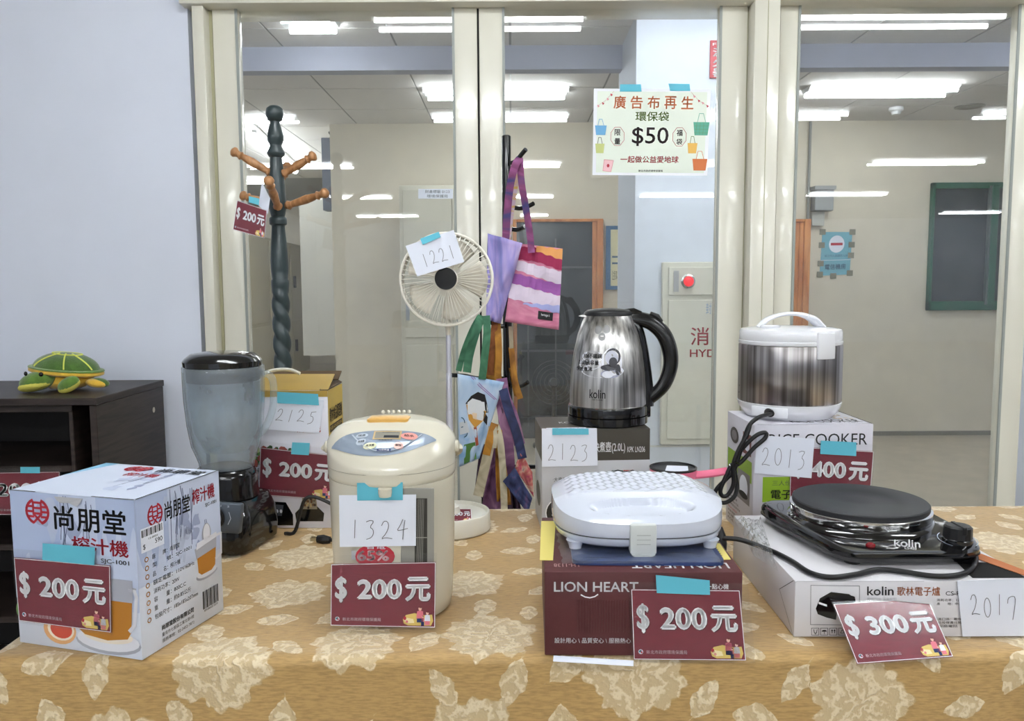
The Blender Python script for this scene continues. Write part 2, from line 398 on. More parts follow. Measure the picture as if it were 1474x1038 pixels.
for xx, yy in ((-4, 5.3), (-6, 7.5), (-5.5, 10.5), (5.6, 5.3), (3.4, 3.3), (-2.6, 3.3), (.9, 3.2), (-3.4, 8.0), (-3.4, 9.5)):  # unseen lamps added to brighten the column, lockers and far walls
    lamp(xx-.6, xx+.6, yy, CEIL-.006, tube2, 'unseen ceiling lamp added to brighten the room beyond the glass', 'unseen lamps added beyond the glass')
lp = thing('fluorescent_lamp', 'lit lamp running diagonally across the far ceiling left of the coat stand', 'lamp', P(395, 215, 6.6), 'ceiling lamps beyond the glass')
a = PZ(366, 196, CEIL-.10); b = PZ(425, 246, CEIL-.10)
MB().tube([a, b], .03, 6).build('tube', tube2, lp, smooth=0); MB().tube([a+V((0,0,.03)), b+V((0,0,.03))], .025, 4).build('housing', fixm, lp, smooth=0)
# ------------------------------------------------------------------ things beyond the glass
steel = mat('beige_steel', (196, 192, 176), .4, var=.02, vscale=4)
dk = mat('dark_gap', (60, 58, 52), .7)
# tall locker behind the fan
LY = 5.6
a = P(574, 267, LY); b = P(714, 267, LY)
lk = thing('steel_locker', 'tall beige steel locker behind the fan with a label plate', 'locker', (a.x, LY, 0))
MB().box((a.x, LY, 0), (b.x, FAR-.02, a.z)).build('body', steel, lk, bevel=(.006, 2))
zs = [a.z-.03, P(600, 488, LY).z+.012, P(600, 494, LY).z-.012, P(600, 700, LY).z]
for z0, z1 in ((zs[1], zs[0]), (.06, zs[2])):
    xm = (a.x+b.x)/2+.03
    for q0, q1, hs in ((a.x+.025, xm-.003, 1), (xm+.003, b.x-.02, 0)):
        d = MB().box((q0, LY-.012, z0), (q1, LY, z1)).build('door', steel, lk, bevel=(.002, 1))
        if hs:
            hx = P(586, 400, LY-.02).x
            for zz in (z1-.0, ):
                pass
            h = MB().box((hx-.012, LY-.02, z0+.12), (hx+.012, LY-.011, z0+.27)).build('handle', mat('chrome_handle_far', (170,175,182), .3, .6), lk); subparent(h, d)
f = Face([P(602, 286, LY-.014), P(652, 286, LY-.014), P(652, 272, LY-.014), P(602, 272, LY-.014)])
f.rect(0, 0, 1, 1, white, 0); f.text('財產標籤 0123', .2, .55, .9, .9, ink, 2); f.text('環境保護局', .25, .1, .85, .42, ink, 2)
f.build('label_plate', lk)
# locker row deep on the left
g0 = P(345, 333, 8.6); g1 = P(441, 357, 12.0)
lr = thing('locker_row', 'row of cream steel lockers seen behind the green coat stand', 'locker', (g0.x, g0.y, 0))
Uv = V((g1.x-g0.x, g1.y-g0.y, 0)); Nn = Uv.normalized().cross(V((0,0,1)))
W2 = V((-Nn.x, -Nn.y, 0))*.5
top = g0.z
MB().hexa([V((g0.x,g0.y,0)), V((g1.x,g1.y,0)), V((g1.x,g1.y,0))+W2, V((g0.x,g0.y,0))+W2] + [q+V((0,0,top)) for q in (V((g0.x,g0.y,0)), V((g1.x,g1.y,0)), V((g1.x,g1.y,0))+W2, V((g0.x,g0.y,0))+W2)]).build('body', mat('cream_steel_lockers', (190,184,160), .45), lr)
for k in range(3):
    for z0, z1 in ((.08, top*.42), (top*.44, top-.03)):
        o = V((g0.x,g0.y,0)) + Uv*(k/3+.012) - W2.normalized()*.012; e = V((g0.x,g0.y,0)) + Uv*((k+1)/3-.012) - W2.normalized()*.012
        w3 = W2.normalized()*.012
        d = MB().hexa([o+V((0,0,z0)), e+V((0,0,z0)), e+w3+V((0,0,z0)), o+w3+V((0,0,z0)), o+V((0,0,z1)), e+V((0,0,z1)), e+w3+V((0,0,z1)), o+w3+V((0,0,z1))]).build('door', MATS['cream_steel_lockers'], lr, bevel=(.004, 1))
        hh = o.lerp(e, .12)+V((0,0,(z0+z1)/2-.08)) - W2.normalized()*.01
        h = MB().box((hh.x-.02, hh.y-.02, hh.z), (hh.x+.02, hh.y+.02, hh.z+.16)).build('handle', dk, lr); subparent(h, d)
# hanging pale panel and dark post
PY = 7.2
a = P(437, 512, PY); b = P(483, 285, PY)
pn = bx('partition_panel', (a.x, PY, a.z), (b.x, PY+.06, b.z), mat('pale_panel', (196, 194, 184), .6)); tag(pn, 'pale hanging partition panel beyond the glass right of the coat stand', 'panel')
a = P(467, 300, PY-.2); b = P(477, 178, PY-.2)
pz = bx('wall_far_post', (a.x, PY-.25, a.z-.02), (b.x, PY-.1, CEIL), mat('dark_blue_grey_post', (74, 80, 92), .5)); st(pz)
a = P(436, 640, 8.2); b = P(480, 520, 8.2)
o = bx('storage_bench', (P(330,560,8.0).x, 7.9, 0), (b.x, 8.3, P(400,540,8.2).z), mat('grey_bench', (150,148,140), .5)); tag(o, 'low grey bench in front of the cream lockers beyond the glass', 'bench')
# orange-framed doorway on the far wall
wood = woodmat('orange_door_wood', (186, 112, 58), (220, 150, 88), (6, 6, 1.2), .4)
Y = FAR-.03
def doorway(n, px0, px1, pyt, open_, wpx):
    a = P(px0, pyt, Y); b = P(px1, pyt, Y); wv = wpx/F*Y
    r = thing(n, None, None, (a.x, Y, 0)); r['kind'] = 'structure'
    MB().box((a.x, Y-.03, 0), (a.x+wv*.6, FAR-.001, a.z)).build('door_frame', wood, r, bevel=(.004,1))
    MB().box((b.x-wv, Y-.03, 0), (b.x, FAR-.001, a.z)).build('door_frame', wood, r, bevel=(.004,1))
    MB().box((b.x-wv*1.7, Y-.015, 0), (b.x-wv, FAR-.001, a.z)).build('door_frame', wood, r, bevel=(.004,1))
    MB().box((a.x+wv*.6, Y-.03, a.z-wv*.45), (b.x-wv, FAR-.001, a.z)).build('door_frame', wood, r, bevel=(.004,1))
    return r, a, b, wv
r, a, b, wv = doorway('door_3', 738, 868, 316, 1, 9)
dgl = mat('dark_glazed_door', (46, 49, 52), .15)
d = MB().box((a.x+wv*.6, Y-.004, .0), (b.x-wv*1.7, FAR-.002, a.z-wv*.45)).build('door_leaf', dgl, r)
for px in (760, 800):
    q = P(px, 400, Y-.01); MB().box((q.x-.006, Y-.012, .1), (q.x+.006, Y-.004, a.z-.15)).build('glazing_bar', mat('grey_bar', (74,77,80), .4), r)
for py in (385, 505, 600):
    q = P(800, py, Y-.01); MB().box((a.x+.06, Y-.012, q.z-.008), (b.x-wv*1.7, Y-.005, q.z+.008)).build('glazing_bar', MATS['grey_bar'], r)
r, a, b, wv = doorway('door_4', 1112, 1166, 316, 0, 9)
MB().box((a.x+wv*.6, Y-.004, .0), (b.x-wv*1.7, FAR-.002, a.z-wv*.45)).build('door_leaf', wood, r)
# machine and bench seen dimly through the far doorway are in front of it
dm = mat('dark_grey_cabinet', (70, 71, 70), .35)
a = P(775, 600, 6.0); b = P(826, 515, 6.0)
q = thing('floor_fan', 'dark floor fan by the far doorway, right of the black bag stand', 'fan', P(797, 640, 6.0))
cx = P(797, 550, 6.0)
for i in range(5):
    rr = .04+.032*i; MB().tube([cx+V((rr*math.cos(t), -.03, rr*math.sin(t))) for t in np.linspace(0, 2*PI, 21)], .004, 4, cap=False).build('guard_ring', dm, q)
MB().lathe([(.03, -.03), (.03, .03)], cx, 12, Matrix.Rotation(PI/2, 4, 'X')).build('motor', dm, q)
MB().tube([cx+V((0,0,-.03)), V((cx.x, cx.y, .03))], .015, 6).build('pole', dm, q); MB().lathe([(.16, 0), (.16, .02), (.02, .04)], (cx.x, cx.y, 0), 20).build('base', dm, q)
# grey switch box, conduit, sprinklers, detector
a = P(1173, 303, FAR-.1); b = P(1201, 269, FAR-.1)
q = thing('switch_box', 'grey metal switch box on the far wall above the blue notice', 'box', (a.x, FAR, a.z))
MB().box((a.x, FAR-.1, a.z), (b.x, FAR-.001, b.z)).build('body', mat('grey_box_metal', (150,152,152), .4), q, bevel=(.004,1))
MB().box((a.x-.008, FAR-.115, b.z-.02), (b.x+.01, FAR-.001, b.z+.008)).build('lid', MATS['grey_box_metal'], q)
b2 = P(1180, 325, FAR-.05); MB().box((a.x+.0, FAR-.05, b2.z), (b.x-.05, FAR-.001, a.z-.005)).build('cable_tray', mat('pale_grey_plastic', (176,176,168), .5), q)
x = P(1168.5, 200, FAR).x-.02
q = MB().tube([(x, FAR-.02, 0.4), (x, FAR-.02, CEIL-.01)], .011, 8).build('conduit_pipe', mat('grey_conduit', (140,140,136), .5)); tag(q, 'thin grey conduit pipe running down the far wall beside the switch box', 'pipe')
def hang(px, py, name, label, cat, prof, m, z=CEIL-.005):
    q = PZ(px, py, z); o = MB().lathe([(r_, -h_) for r_, h_ in prof][::-1], q, 20).build(name, m); tag(o, label, cat); return o
hang(1290, 155, 'smoke_detector', 'small white smoke detector on the far ceiling below the long lamp', 'detector', [(.05,0),(.05,.02),(.035,.03),(.03,.05),(.005,.05)], fixm)
hang(1396, 153, 'ceiling_speaker', 'round recessed metal ceiling speaker right of the smoke detector', 'speaker', [(.10,0),(.10,.006),(.08,.008),(.07,.002),(.005,.004)], mat('dull_chrome_ring', (150,148,140), .3, .8))
hang(1202, 7, 'sprinkler', 'dark sprinkler head at the top edge of the right window pane', 'sprinkler', [(.012,0),(.012,.03),(.03,.035),(.008,.05),(.02,.06),(.004,.07)], dk)
hang(478, 190, 'sprinkler', 'small sprinkler on the far ceiling right of the coat stand top', 'sprinkler', [(.03,0),(.03,.01),(.01,.04),(.03,.05),(.004,.06)], dk)
# notices on the far wall
blue = mat('sky_blue_paper', (112, 172, 190), .6); navy = mat('navy_ink', (50, 84, 110), .6); redp = mat('red_print', (186, 44, 60), .6)
Y = FAR-.006
f = Face([P(1180, 397, Y), P(1223, 395, Y), P(1227, 334, Y), P(1184, 334, Y)])
q = thing('blue_notice', 'blue no-entry notice taped to the far wall under the switch box', 'notice', f.c[0])
MB().hexa([f.c[0], f.c[1], f.c[1]+V((0,.005,0)), f.c[0]+V((0,.005,0)), f.c[3], f.c[2], f.c[2]+V((0,.005,0)), f.c[3]+V((0,.005,0))]).build('sheet', blue, q, smooth=0)
f.disc(.5, .72, .26, .2, white, 1); f.rect(.3, .69, .7, .75, redp, 2); f.text('非工作人員請勿入內', .12, .42, .88, .48, navy, 2); f.text('電信機房', .15, .13, .85, .26, navy, 2, bold=.02)
f.rect(0, .345, 1, .355, white, 1); f.build('printed_face', q)
tp = mat('grey_tape', (130,128,110), .6)
for u, v in ((0,1),(1,1),(0,.7),(1,.7),(0,.28),(1,.45),(0,.03),(1,.03),(.45,-.02)):
    c = f.pt(u, v, 3); MB().box((c.x-.024, c.y-.0015, c.z-.022), (c.x+.024, c.y, c.z+.022)).build('tape', tp, q, smooth=0)
Y = FAR-.02
f = Face([P(872, 417, Y), P(892, 417, Y), P(892, 325, Y), P(872, 325, Y)])
q = thing('poster_board', 'blue edged poster board on the far wall left of the column', 'poster', f.c[0])
MB().box((f.c[0].x, Y+.002, f.c[0].z), (f.c[1].x+.2, FAR-.001, f.c[2].z)).build('board', mat('poster_blue', (70,110,150), .5), q)
f.rect(.35, .06, 1, .94, mat('poster_cream', (214,208,170), .6), 1); f.text('注意事項', .45, .15, .95, .3, ink, 2); f.rect(.45,.4,1,.43,navy,2); f.rect(.45,.5,1,.53,navy,2); f.build('printed_face', q)
# green window
gm = mat('green_window_frame', (12, 84, 60), .4); Y = FAR-.05
a = P(1336, 447, Y); b = P(1457, 262, Y)
x1 = b.x+.45
r = thing('window_2', None, None, (a.x, FAR, a.z)); r['kind'] = 'structure'
t = .045
for (p, q_) in (((a.x, a.z), (x1, a.z+t*1.6)), ((a.x, b.z-t), (x1, b.z)), ((a.x, a.z), (a.x+t*.5, b.z)), ((x1-t, a.z), (x1, b.z))):
    MB().box((p[0], Y, p[1]), (q_[0], FAR-.001, q_[1])).build('frame_bar', gm, r, bevel=(.004,1))
mx = P(1430, 350, Y).x
MB().box((mx-.035, Y-.02, a.z+t), (mx+.02, Y+.02, b.z-t*.6)).build('meeting_stile', gm, r, bevel=(.004,1))
MB().box((mx-.05, Y-.012, a.z+t), (mx-.035, Y+.02, b.z-t*.6)).build('meeting_stile', mat('grey_stile_edge', (84,96,94), .4), r)
MB().box((a.x+t*.4, FAR-.02, a.z+t), (x1-t, FAR-.012, b.z-t)).build('window_pane', mat('dark_window_pane', (52, 58, 62), .06), r)
MB().box((a.x+t*.4, FAR-.0118, a.z+t), (x1-t, FAR-.002, b.z-t)).build('blind', dk, r)
# hydrant cabinet on the column
Y = CY-.02
a = P(950, 640, Y); b = P(1025, 377, Y); x1 = a.x+.42
r = thing('hydrant_cabinet', 'beige fire hydrant cabinet with red lamp on the white column', 'cabinet', (a.x, CY, a.z))
hyd = mat('hydrant_cabinet_enamel', (206, 204, 192), .4, var=.02, vscale=5)
MB().box((a.x, CY-.03, a.z), (x1, CY-.001, b.z)).build('body', hyd, r, bevel=(.004,1))
z1 = P(960, 425, Y).z; z2 = P(960, 432, Y).z
d1 = MB().box((a.x+.03, CY-.04, z1), (x1-.03, CY-.03, b.z-.025)).build('upper_panel', hyd, r, bevel=(.002,1))
d2 = MB().box((a.x+.03, CY-.04, a.z+.03), (x1-.03, CY-.03, z2)).build('door', hyd, r, bevel=(.002,1))
c = P(991, 405, CY-.05)
MB().lathe([(.034,0),(.034,.006),(.026,.008),(.024,.012)], (c.x, CY-.04, c.z), 24, Matrix.Rotation(PI/2, 4, 'X')).build('lamp_ring', mat('chrome_ring', (180,180,180), .2, .9), r)
lm = MB().ell((c.x, CY-.055, c.z), (.025, .02, .025)).build('lamp_dome', mat('red_lamp_dome', (216, 34, 44), .15, emit=.35), r); tag(lm, 'red glowing alarm lamp')
q = P(972, 405, Y); MB().box((q.x-.012, CY-.046, q.z-.05), (q.x+.012, CY-.039, q.z+.05)).build('handle', mat('pale_grey_handle', (170,172,176), .3, .4), r)
f = Face([V((a.x, CY-.041, a.z)), V((x1, CY-.041, a.z)), V((x1, CY-.041, b.z)), V((a.x, CY-.041, b.z))])
f.ptext('消防栓', (994, 497), (1080, 497), 26, redp, bold=.01); f.ptext('HYDRANT', (993, 514), (1080, 514), 11, redp, bold=.015)
f.ptext('封', (1016, 452), (1024, 452), 16, mat('pale_blue_print', (150,170,200), .6)); f.build('lettering', r)
st(MB().box((c0+.002, CY-.004, P(940,640,CY).z-.012), (x1, CY-.0005, P(940,640,CY).z-.004)).build('trim_column_line', mat('pale_line', (200,200,196), .6)))
# red fire extinguisher sign on column
Y = CY-.012
a = P(1022, 112, Y); b = P(1040, 58, Y); x1 = a.x+.10
f = Face([V((a.x, Y, a.z)), V((x1, Y, a.z)), V((x1, Y, b.z)), V((a.x, Y, b.z))])
q = thing('fire_extinguisher_sign', 'red vertical fire extinguisher sign high on the white column', 'sign', (a.x, CY, a.z))
MB().box((a.x, Y, a.z), (x1, CY-.001, b.z)).build('plate', mat('red_sign_plate', (176, 40, 52), .4), q)
for k, ch in enumerate('滅火器'): f.text(ch, .1, .56-.27*k, .9, .80-.27*k, lettering_white, 2, bold=.03)
f.text('FIRE', .1, .86, .9, .93, lettering_white, 2); f.build('lettering', q)
# dirt streak on the wall
# ------------------------------------------------------------------ TABLE AND CLOTH
TX0, TX1, TY0, TY1 = -.668, 1.14, .992, 1.655
tb = thing('folding_table', 'long folding table hidden under the tan floral cloth', 'table', ((TX0+TX1)/2, (TY0+TY1)/2, 0))
grey = mat('grey_table_laminate', (170,168,160), .5)
MB().box((TX0+.014, TY0+.014, T-.035), (TX1-.014, TY1-.014, T-.006)).build('tabletop', grey, tb, bevel=(.004,2))
for x in (TX0+.12, TX1-.12):
    for y in (TY0+.08, TY1-.08):
        MB().tube([(x, y, T-.036), (x, y, .0)], .013, 10).build('leg', mat('grey_steel_leg', (90,90,92), .4, .6), tb)
def leaf_field(S, Tt):
    """signed leaf mask (positive inside) and a vein coordinate for points S, Tt in metres on the flat cloth"""
    Fm = np.full(S.shape, -1.0); Vn = np.zeros(S.shape)
    r = np.random.default_rng(11)
    items = []; fl = []; lf = []
    for _ in range(4000):
        x, y = r.uniform(-.25, 2.05), r.uniform(-.34, .80)
        if len(fl) < 80 and all(math.hypot(x-a, y-b) > .165 for a, b in fl): fl.append((x, y)); items.append(('flower', x, y, r.uniform(0, 2*PI), r.uniform(1.5, 1.9), r.uniform(0, 10)))
    for _ in range(9000):
        x, y = r.uniform(-.25, 2.05), r.uniform(-.34, .80)
        if all(math.hypot(x-a, y-b) > .085 for a, b in fl) and all(math.hypot(x-a, y-b) > .066 for a, b in lf):
            lf.append((x, y)); items.append((r.choice(['leaf', 'oval']), x, y, r.uniform(0, 2*PI), r.uniform(.85, 1.15), r.uniform(0, 10)))
    xs = S[0, :]; ys = Tt[:, 0]
    for k, x, y, a, sc, ph in items:
        rad = .052*sc
        i0, i1 = np.searchsorted(xs, x-rad), np.searchsorted(xs, x+rad); j0, j1 = np.searchsorted(ys, y-rad), np.searchsorted(ys, y+rad)
        if i1 <= i0 or j1 <= j0: continue
        s = S[j0:j1, i0:i1]-x; t = Tt[j0:j1, i0:i1]-y
        u = (s*math.cos(a)+t*math.sin(a))/(.03*sc); v = (-s*math.sin(a)+t*math.cos(a))/(.03*sc)
        if k in ('leaf', 'oval'):
            q = np.clip((u+1)/2, 0, 1); wdt = (.52 if k == 'leaf' else .62)*np.sin(PI*q**(.8 if k == 'leaf' else 1.0))**.8
            wdt = wdt*(1+.09*np.sin(14*q+ph)+.05*np.sin(33*q+2*ph)); f = np.where(np.abs(u) < 1, wdt-np.abs(v), -1)
            stem = np.where((u < -.9) & (u > -1.5), .035-np.abs(v+.1*(u+.9)), -1); f = np.maximum(f, stem)
            vv = np.abs(v)*9-u*8
        else:
            rr = np.hypot(u, v); th = np.arctan2(v, u)
            f = ((1.0+.20*np.abs(np.sin(2.5*th+ph))+.07*np.sin(9*th+2*ph)+.05*np.sin(19*th+ph)) - rr)*.8
            f = np.where((np.abs(th) < .5), f*.8+.05, f); vv = rr*11+2.6*np.sin(3*th+ph)+1.5*np.sin(7*th)
        b = Fm[j0:j1, i0:i1]; better = f > b
        Fm[j0:j1, i0:i1] = np.where(better, f, b); Vn[j0:j1, i0:i1] = np.where(better, vv, Vn[j0:j1, i0:i1])
    return Fm, Vn
def cloth():
    dl, df, db, dr = .20, .30, .10, .10; h = .0042
    us = np.arange(-dl, TX1-TX0+dr, h); vs = np.arange(-df, TY1-TY0+db, h)
    S, Tt = np.meshgrid(us, vs); W_, D_ = TX1-TX0, TY1-TY0
    cs = np.clip(S, 0, W_); ct = np.clip(Tt, 0, D_); es, et = S-cs, Tt-ct; e = np.hypot(es, et)
    rr = .012; ang = np.minimum(e/rr, PI/2)
    out = rr*np.sin(ang); down = rr*(1-np.cos(ang)) + np.maximum(e-rr*PI/2, 0)
    ex = np.where(e > 0, es/np.maximum(e, 1e-9), 0); ey = np.where(e > 0, et/np.maximum(e, 1e-9), 0)
    fold = .006*np.sin(S*17+np.sin(S*5)*2)*np.clip(down/.2, 0, 1) + .004*np.sin(S*41+1)*np.clip(down/.2, 0, 1)
    corner = np.minimum(np.abs(es), np.abs(et)); out = out + fold + .06*down + corner*.35
    X = TX0+cs+ex*out; Y = TY0+ct+ey*out; Z = T - down
    top = (e <= 0)
    wr = .0006*np.sin(S*23+3*np.sin(Tt*9))*np.sin(Tt*31+S*4)
    Z = Z + np.where(top, wr-.0008, -.0008)
    ny, nx = S.shape
    co = np.stack([X, Y, Z], -1).reshape(-1, 3)
    idx = np.arange(nx*ny).reshape(ny, nx)
    fc = np.stack([idx[:-1,:-1], idx[:-1,1:], idx[1:,1:], idx[1:,:-1]], -1).reshape(-1, 4)
    me = bpy.data.meshes.new('tablecloth'); me.vertices.add(len(co)); me.vertices.foreach_set('co', co.ravel())
    me.loops.add(fc.size); me.loops.foreach_set('vertex_index', fc.ravel()); me.polygons.add(len(fc))
    me.polygons.foreach_set('loop_start', np.arange(0, fc.size, 4)); me.polygons.foreach_set('loop_total', np.full(len(fc), 4)); me.update()
    me.polygons.foreach_set('use_smooth', np.ones(len(fc), bool))
    Fm, Vn = leaf_field(S, Tt)
    for n, a in (('leaf', Fm), ('vein', Vn)):
        at = me.attributes.new(n, 'FLOAT', 'POINT'); at.data.foreach_set('value', a.ravel().astype(np.float32))
    m = bpy.data.materials.new('tan_floral_jacquard'); m.use_nodes = True; nt = m.node_tree; N = nt.nodes; L = nt.links; b = N['Principled BSDF']
    at = N.new('ShaderNodeAttribute'); at.attribute_name = 'leaf'; av = N.new('ShaderNodeAttribute'); av.attribute_name = 'vein'
    tc = N.new('ShaderNodeTexCoord'); n1 = N.new('ShaderNodeTexNoise'); n1.inputs['Scale'].default_value = 120; n1.inputs['Detail'].default_value = 5; L.new(tc.outputs['Object'], n1.inputs['Vector'])
    ad = N.new('ShaderNodeMath'); ad.operation = 'MULTIPLY_ADD'; L.new(n1.outputs['Fac'], ad.inputs[0]); ad.inputs[1].default_value = .16; L.new(at.outputs['Fac'], ad.inputs[2])
    mk = N.new('ShaderNodeMapRange'); L.new(ad.outputs[0], mk.inputs[0]); mk.inputs[1].default_value = .08; mk.inputs[2].default_value = .12
    # tan ground with fine cross threads
    mp = N.new('ShaderNodeMapping'); mp.inputs['Scale'].default_value = (14, 90, 90); L.new(tc.outputs['Object'], mp.inputs[0])
    n2 = N.new('ShaderNodeTexNoise'); n2.inputs['Scale'].default_value = 5; n2.inputs['Detail'].default_value = 6; L.new(mp.outputs[0], n2.inputs['Vector'])
    r1 = N.new('ShaderNodeValToRGB'); r1.color_ramp.elements[0].color = lin((156,124,74))+(1,); r1.color_ramp.elements[1].color = lin((190,154,96))+(1,)
    r1.color_ramp.elements[0].position = .25; r1.color_ramp.elements[1].position = .6; L.new(n2.outputs['Fac'], r1.inputs[0])
    # pale leaves, streaked by their veins
    sn = N.new('ShaderNodeMath'); sn.operation = 'MULTIPLY_ADD'; L.new(n1.outputs['Fac'], sn.inputs[0]); sn.inputs[1].default_value = 11; L.new(av.outputs['Fac'], sn.inputs[2])
    s2 = N.new('ShaderNodeMath'); s2.operation = 'SINE'; L.new(sn.outputs[0], s2.inputs[0])
    mr = N.new('ShaderNodeMapRange'); L.new(s2.outputs[0], mr.inputs[0]); mr.inputs[1].default_value = -.2; mr.inputs[2].default_value = 1
    r2 = N.new('ShaderNodeValToRGB'); r2.color_ramp.elements[0].color = lin((204,180,138))+(1,); r2.color_ramp.elements[1].color = lin((230,213,180))+(1,); L.new(mr.outputs[0], r2.inputs[0])
    mx = N.new('ShaderNodeMix'); mx.data_type = 'RGBA'; L.new(mk.outputs[0], mx.inputs[0]); L.new(r1.outputs[0], mx.inputs[6]); L.new(r2.outputs[0], mx.inputs[7])
    L.new(mx.outputs[2], b.inputs['Base Color'])
    ro = N.new('ShaderNodeMapRange'); L.new(mk.outputs[0], ro.inputs[0]); ro.inputs[3].default_value = .55; ro.inputs[4].default_value = .42; L.new(ro.outputs[0], b.inputs['Roughness'])
    b.inputs['Sheen Weight'].default_value = .25
    ba = N.new('ShaderNodeMath'); ba.operation = 'MULTIPLY_ADD'; L.new(s2.outputs[0], ba.inputs[0]); L.new(mk.outputs[0], ba.inputs[1]); L.new(n1.outputs['Fac'], ba.inputs[2])
    bp = N.new('ShaderNodeBump'); bp.inputs['Strength'].default_value = .5; bp.inputs['Distance'].default_value = .0012; L.new(ba.outputs[0], bp.inputs['Height']); L.new(bp.outputs[0], b.inputs['Normal'])
    me.materials.append(m)
    o = bpy.data.objects.new('tablecloth', me); C.objects.link(o)
    tag(o, 'tan tablecloth with pale woven leaves and flowers', 'tablecloth')
cloth()
# ------------------------------------------------------------------ price cards, number slips
pk, yl, nv, skin = mat('pink_print', (226, 124, 138), .6), mat('yellow_print', (226, 196, 104), .6), mat('navy_print', (40, 52, 104), .6), mat('skin_print', (236, 190, 170), .6)
shadow_ink = mat('dark_maroon_outline', (70, 24, 38), .6)
def slab(c, th):          # thin sheet behind the 4 corners
    n = (V(c[1])-V(c[0])).cross(V(c[3])-V(c[0])).normalized()*(-th)
    return MB().hexa([V(c[0]), V(c[1]), V(c[1])+n, V(c[0])+n, V(c[3]), V(c[2]), V(c[2])+n, V(c[3])+n])
def sheetpts(c, a, b, e, f):   # sub-rectangle of a bilinear quad
    F_ = Face(c, 0); return [F_.pt(a, e), F_.pt(b, e), F_.pt(b, f), F_.pt(a, f)]
def tape_on(c, par, name='tape', lift=.0012, m=None):
    n = (V(c[1])-V(c[0])).cross(V(c[3])-V(c[0])).normalized()*lift
    return slab([V(q)+n for q in c], .0002).build(name, m or teal, par, smooth=0)
def flatten(c):           # keep a card truly flat: slide its third corner along the sight line into the plane of the others
    n = (V(c[1])-V(c[0])).cross(V(c[3])-V(c[0])); d = V(c[2])-CO; return [V(c[0]), V(c[1]), CO+d*((V(c[0])-CO).dot(n)/d.dot(n)), V(c[3])]
def price_card(c, price, label, tape=None, group='maroon price cards', sleeve=(.02,.14)):
    c = flatten(c)
    """c: BL BR TR TL of the maroon card"""
    q = thing('price_card', label, 'card', V(c[0]), group)
    slab(c, .0006).build('card', maroon, q, smooth=0)
    f = Face(c, 1)
    f.line([(.005,.01),(.995,.01),(.995,.99),(.005,.99)], .0008, lettering_white, 1, True)
    f.text('$', .04+.006, .38-.012, .155+.006, .80-.012, shadow_ink, 1, bold=.06); f.text('$', .04, .38, .155, .80, lettering_white, 2, bold=.045)
    for d, m, l, bo in ((.006, shadow_ink, 1, .07), (0, lettering_white, 2, .055)):
        f.text(price, .25+d, .43-d*2, .68+d, .75-d*2, m, l, bold=bo); f.text('元', .71+d, .40-d*2, .955+d, .78-d*2, m, l, bold=bo)
    f.text('新北市政府環境保護局', .115, .085, .48, .14, mat('pink_white_ink', (226,200,208), .6), 2, bold=.01)
    f.disc(.065, .115, .022, .034, white, 1); f.disc(.058, .12, .01, .016, mat('teal_print', (70,140,150), .6), 2); f.disc(.072, .108, .008, .013, redp, 2); f.disc(.066,.13,.006,.01, ink, 2)
    f.build('lettering', q)
    g = Face(c, 1)
    g.poly([(.70,.06),(.74,.03),(.96,.03),(.98,.1),(.97,.2),(.9,.19),(.8,.22),(.72,.19),(.69,.12)], yl, 1)
    g.poly([(.70,.1),(.74,.06),(.8,.07),(.79,.13),(.72,.15)], mat('cream_print', (240,224,176), .6), 2)
    g.disc(.71, .14, .014, .03, redp, 2); g.disc(.73, .09, .012, .02, pk, 3)
    for x, y, s_, m in ((.855, .20, 1.0, pk), (.925, .15, .8, white), (.88, .12, .5, pk)):
        g.disc(x, y+.09*s_, .014*s_+.002, .028*s_, skin, 4); g.poly([(x-.035*s_,y-.06*s_),(x+.035*s_,y-.06*s_),(x+.028*s_,y+.05*s_),(x,y+.065*s_),(x-.028*s_,y+.05*s_)], m, 3)
        g.poly([(x-.03*s_,y-.06*s_-.06),(x+.03*s_,y-.06*s_-.06),(x+.03*s_,y-.06*s_),(x-.03*s_,y-.06*s_)], nv if m is pk else pk, 3)
        g.disc(x+.004, y+.115*s_, .014*s_, .014*s_, mat('brown_print', (110,52,48), .6), 5)
    g.build('family_picture', q)
    if sleeve:
        s = Face(c, 4); cc = [s.pt(-.015,-.03), s.pt(1+sleeve[0],-.03), s.pt(1+sleeve[0],1+sleeve[1]), s.pt(-.015,1+sleeve[1])]
        slab(cc, .0003).build('clear_sleeve', clear, q, smooth=0)
    if tape: tape_on(tape, q, lift=.0022)
    return q
def number_slip(c, num, label, box_, tape=None, wd=.0009):
    c = flatten(c)
    q = thing('number_slip', label, 'paper', V(c[0]), 'handwritten number slips')
    slab(c, .0004).build('sheet', white, q, smooth=0)
    f = Face(c, 1); f.write(num, *box_, pencil, wd); f.build('handwriting', q)
    if tape: tape_on(tape, q)
    return q
def pl(o, n, pts):      # pixels onto the plane through o with normal n
    return [PP(x, y, o, V(n)) for x, y in pts]
def carton(name, label, cat, pts, m, mtop=None, inset=.0):
    q = thing(name, label, cat, (pts[0]+pts[2])/2)
    b = MB().hexa(pts).build('carton_body', m, q, bevel=(.0012, 2))
    return q
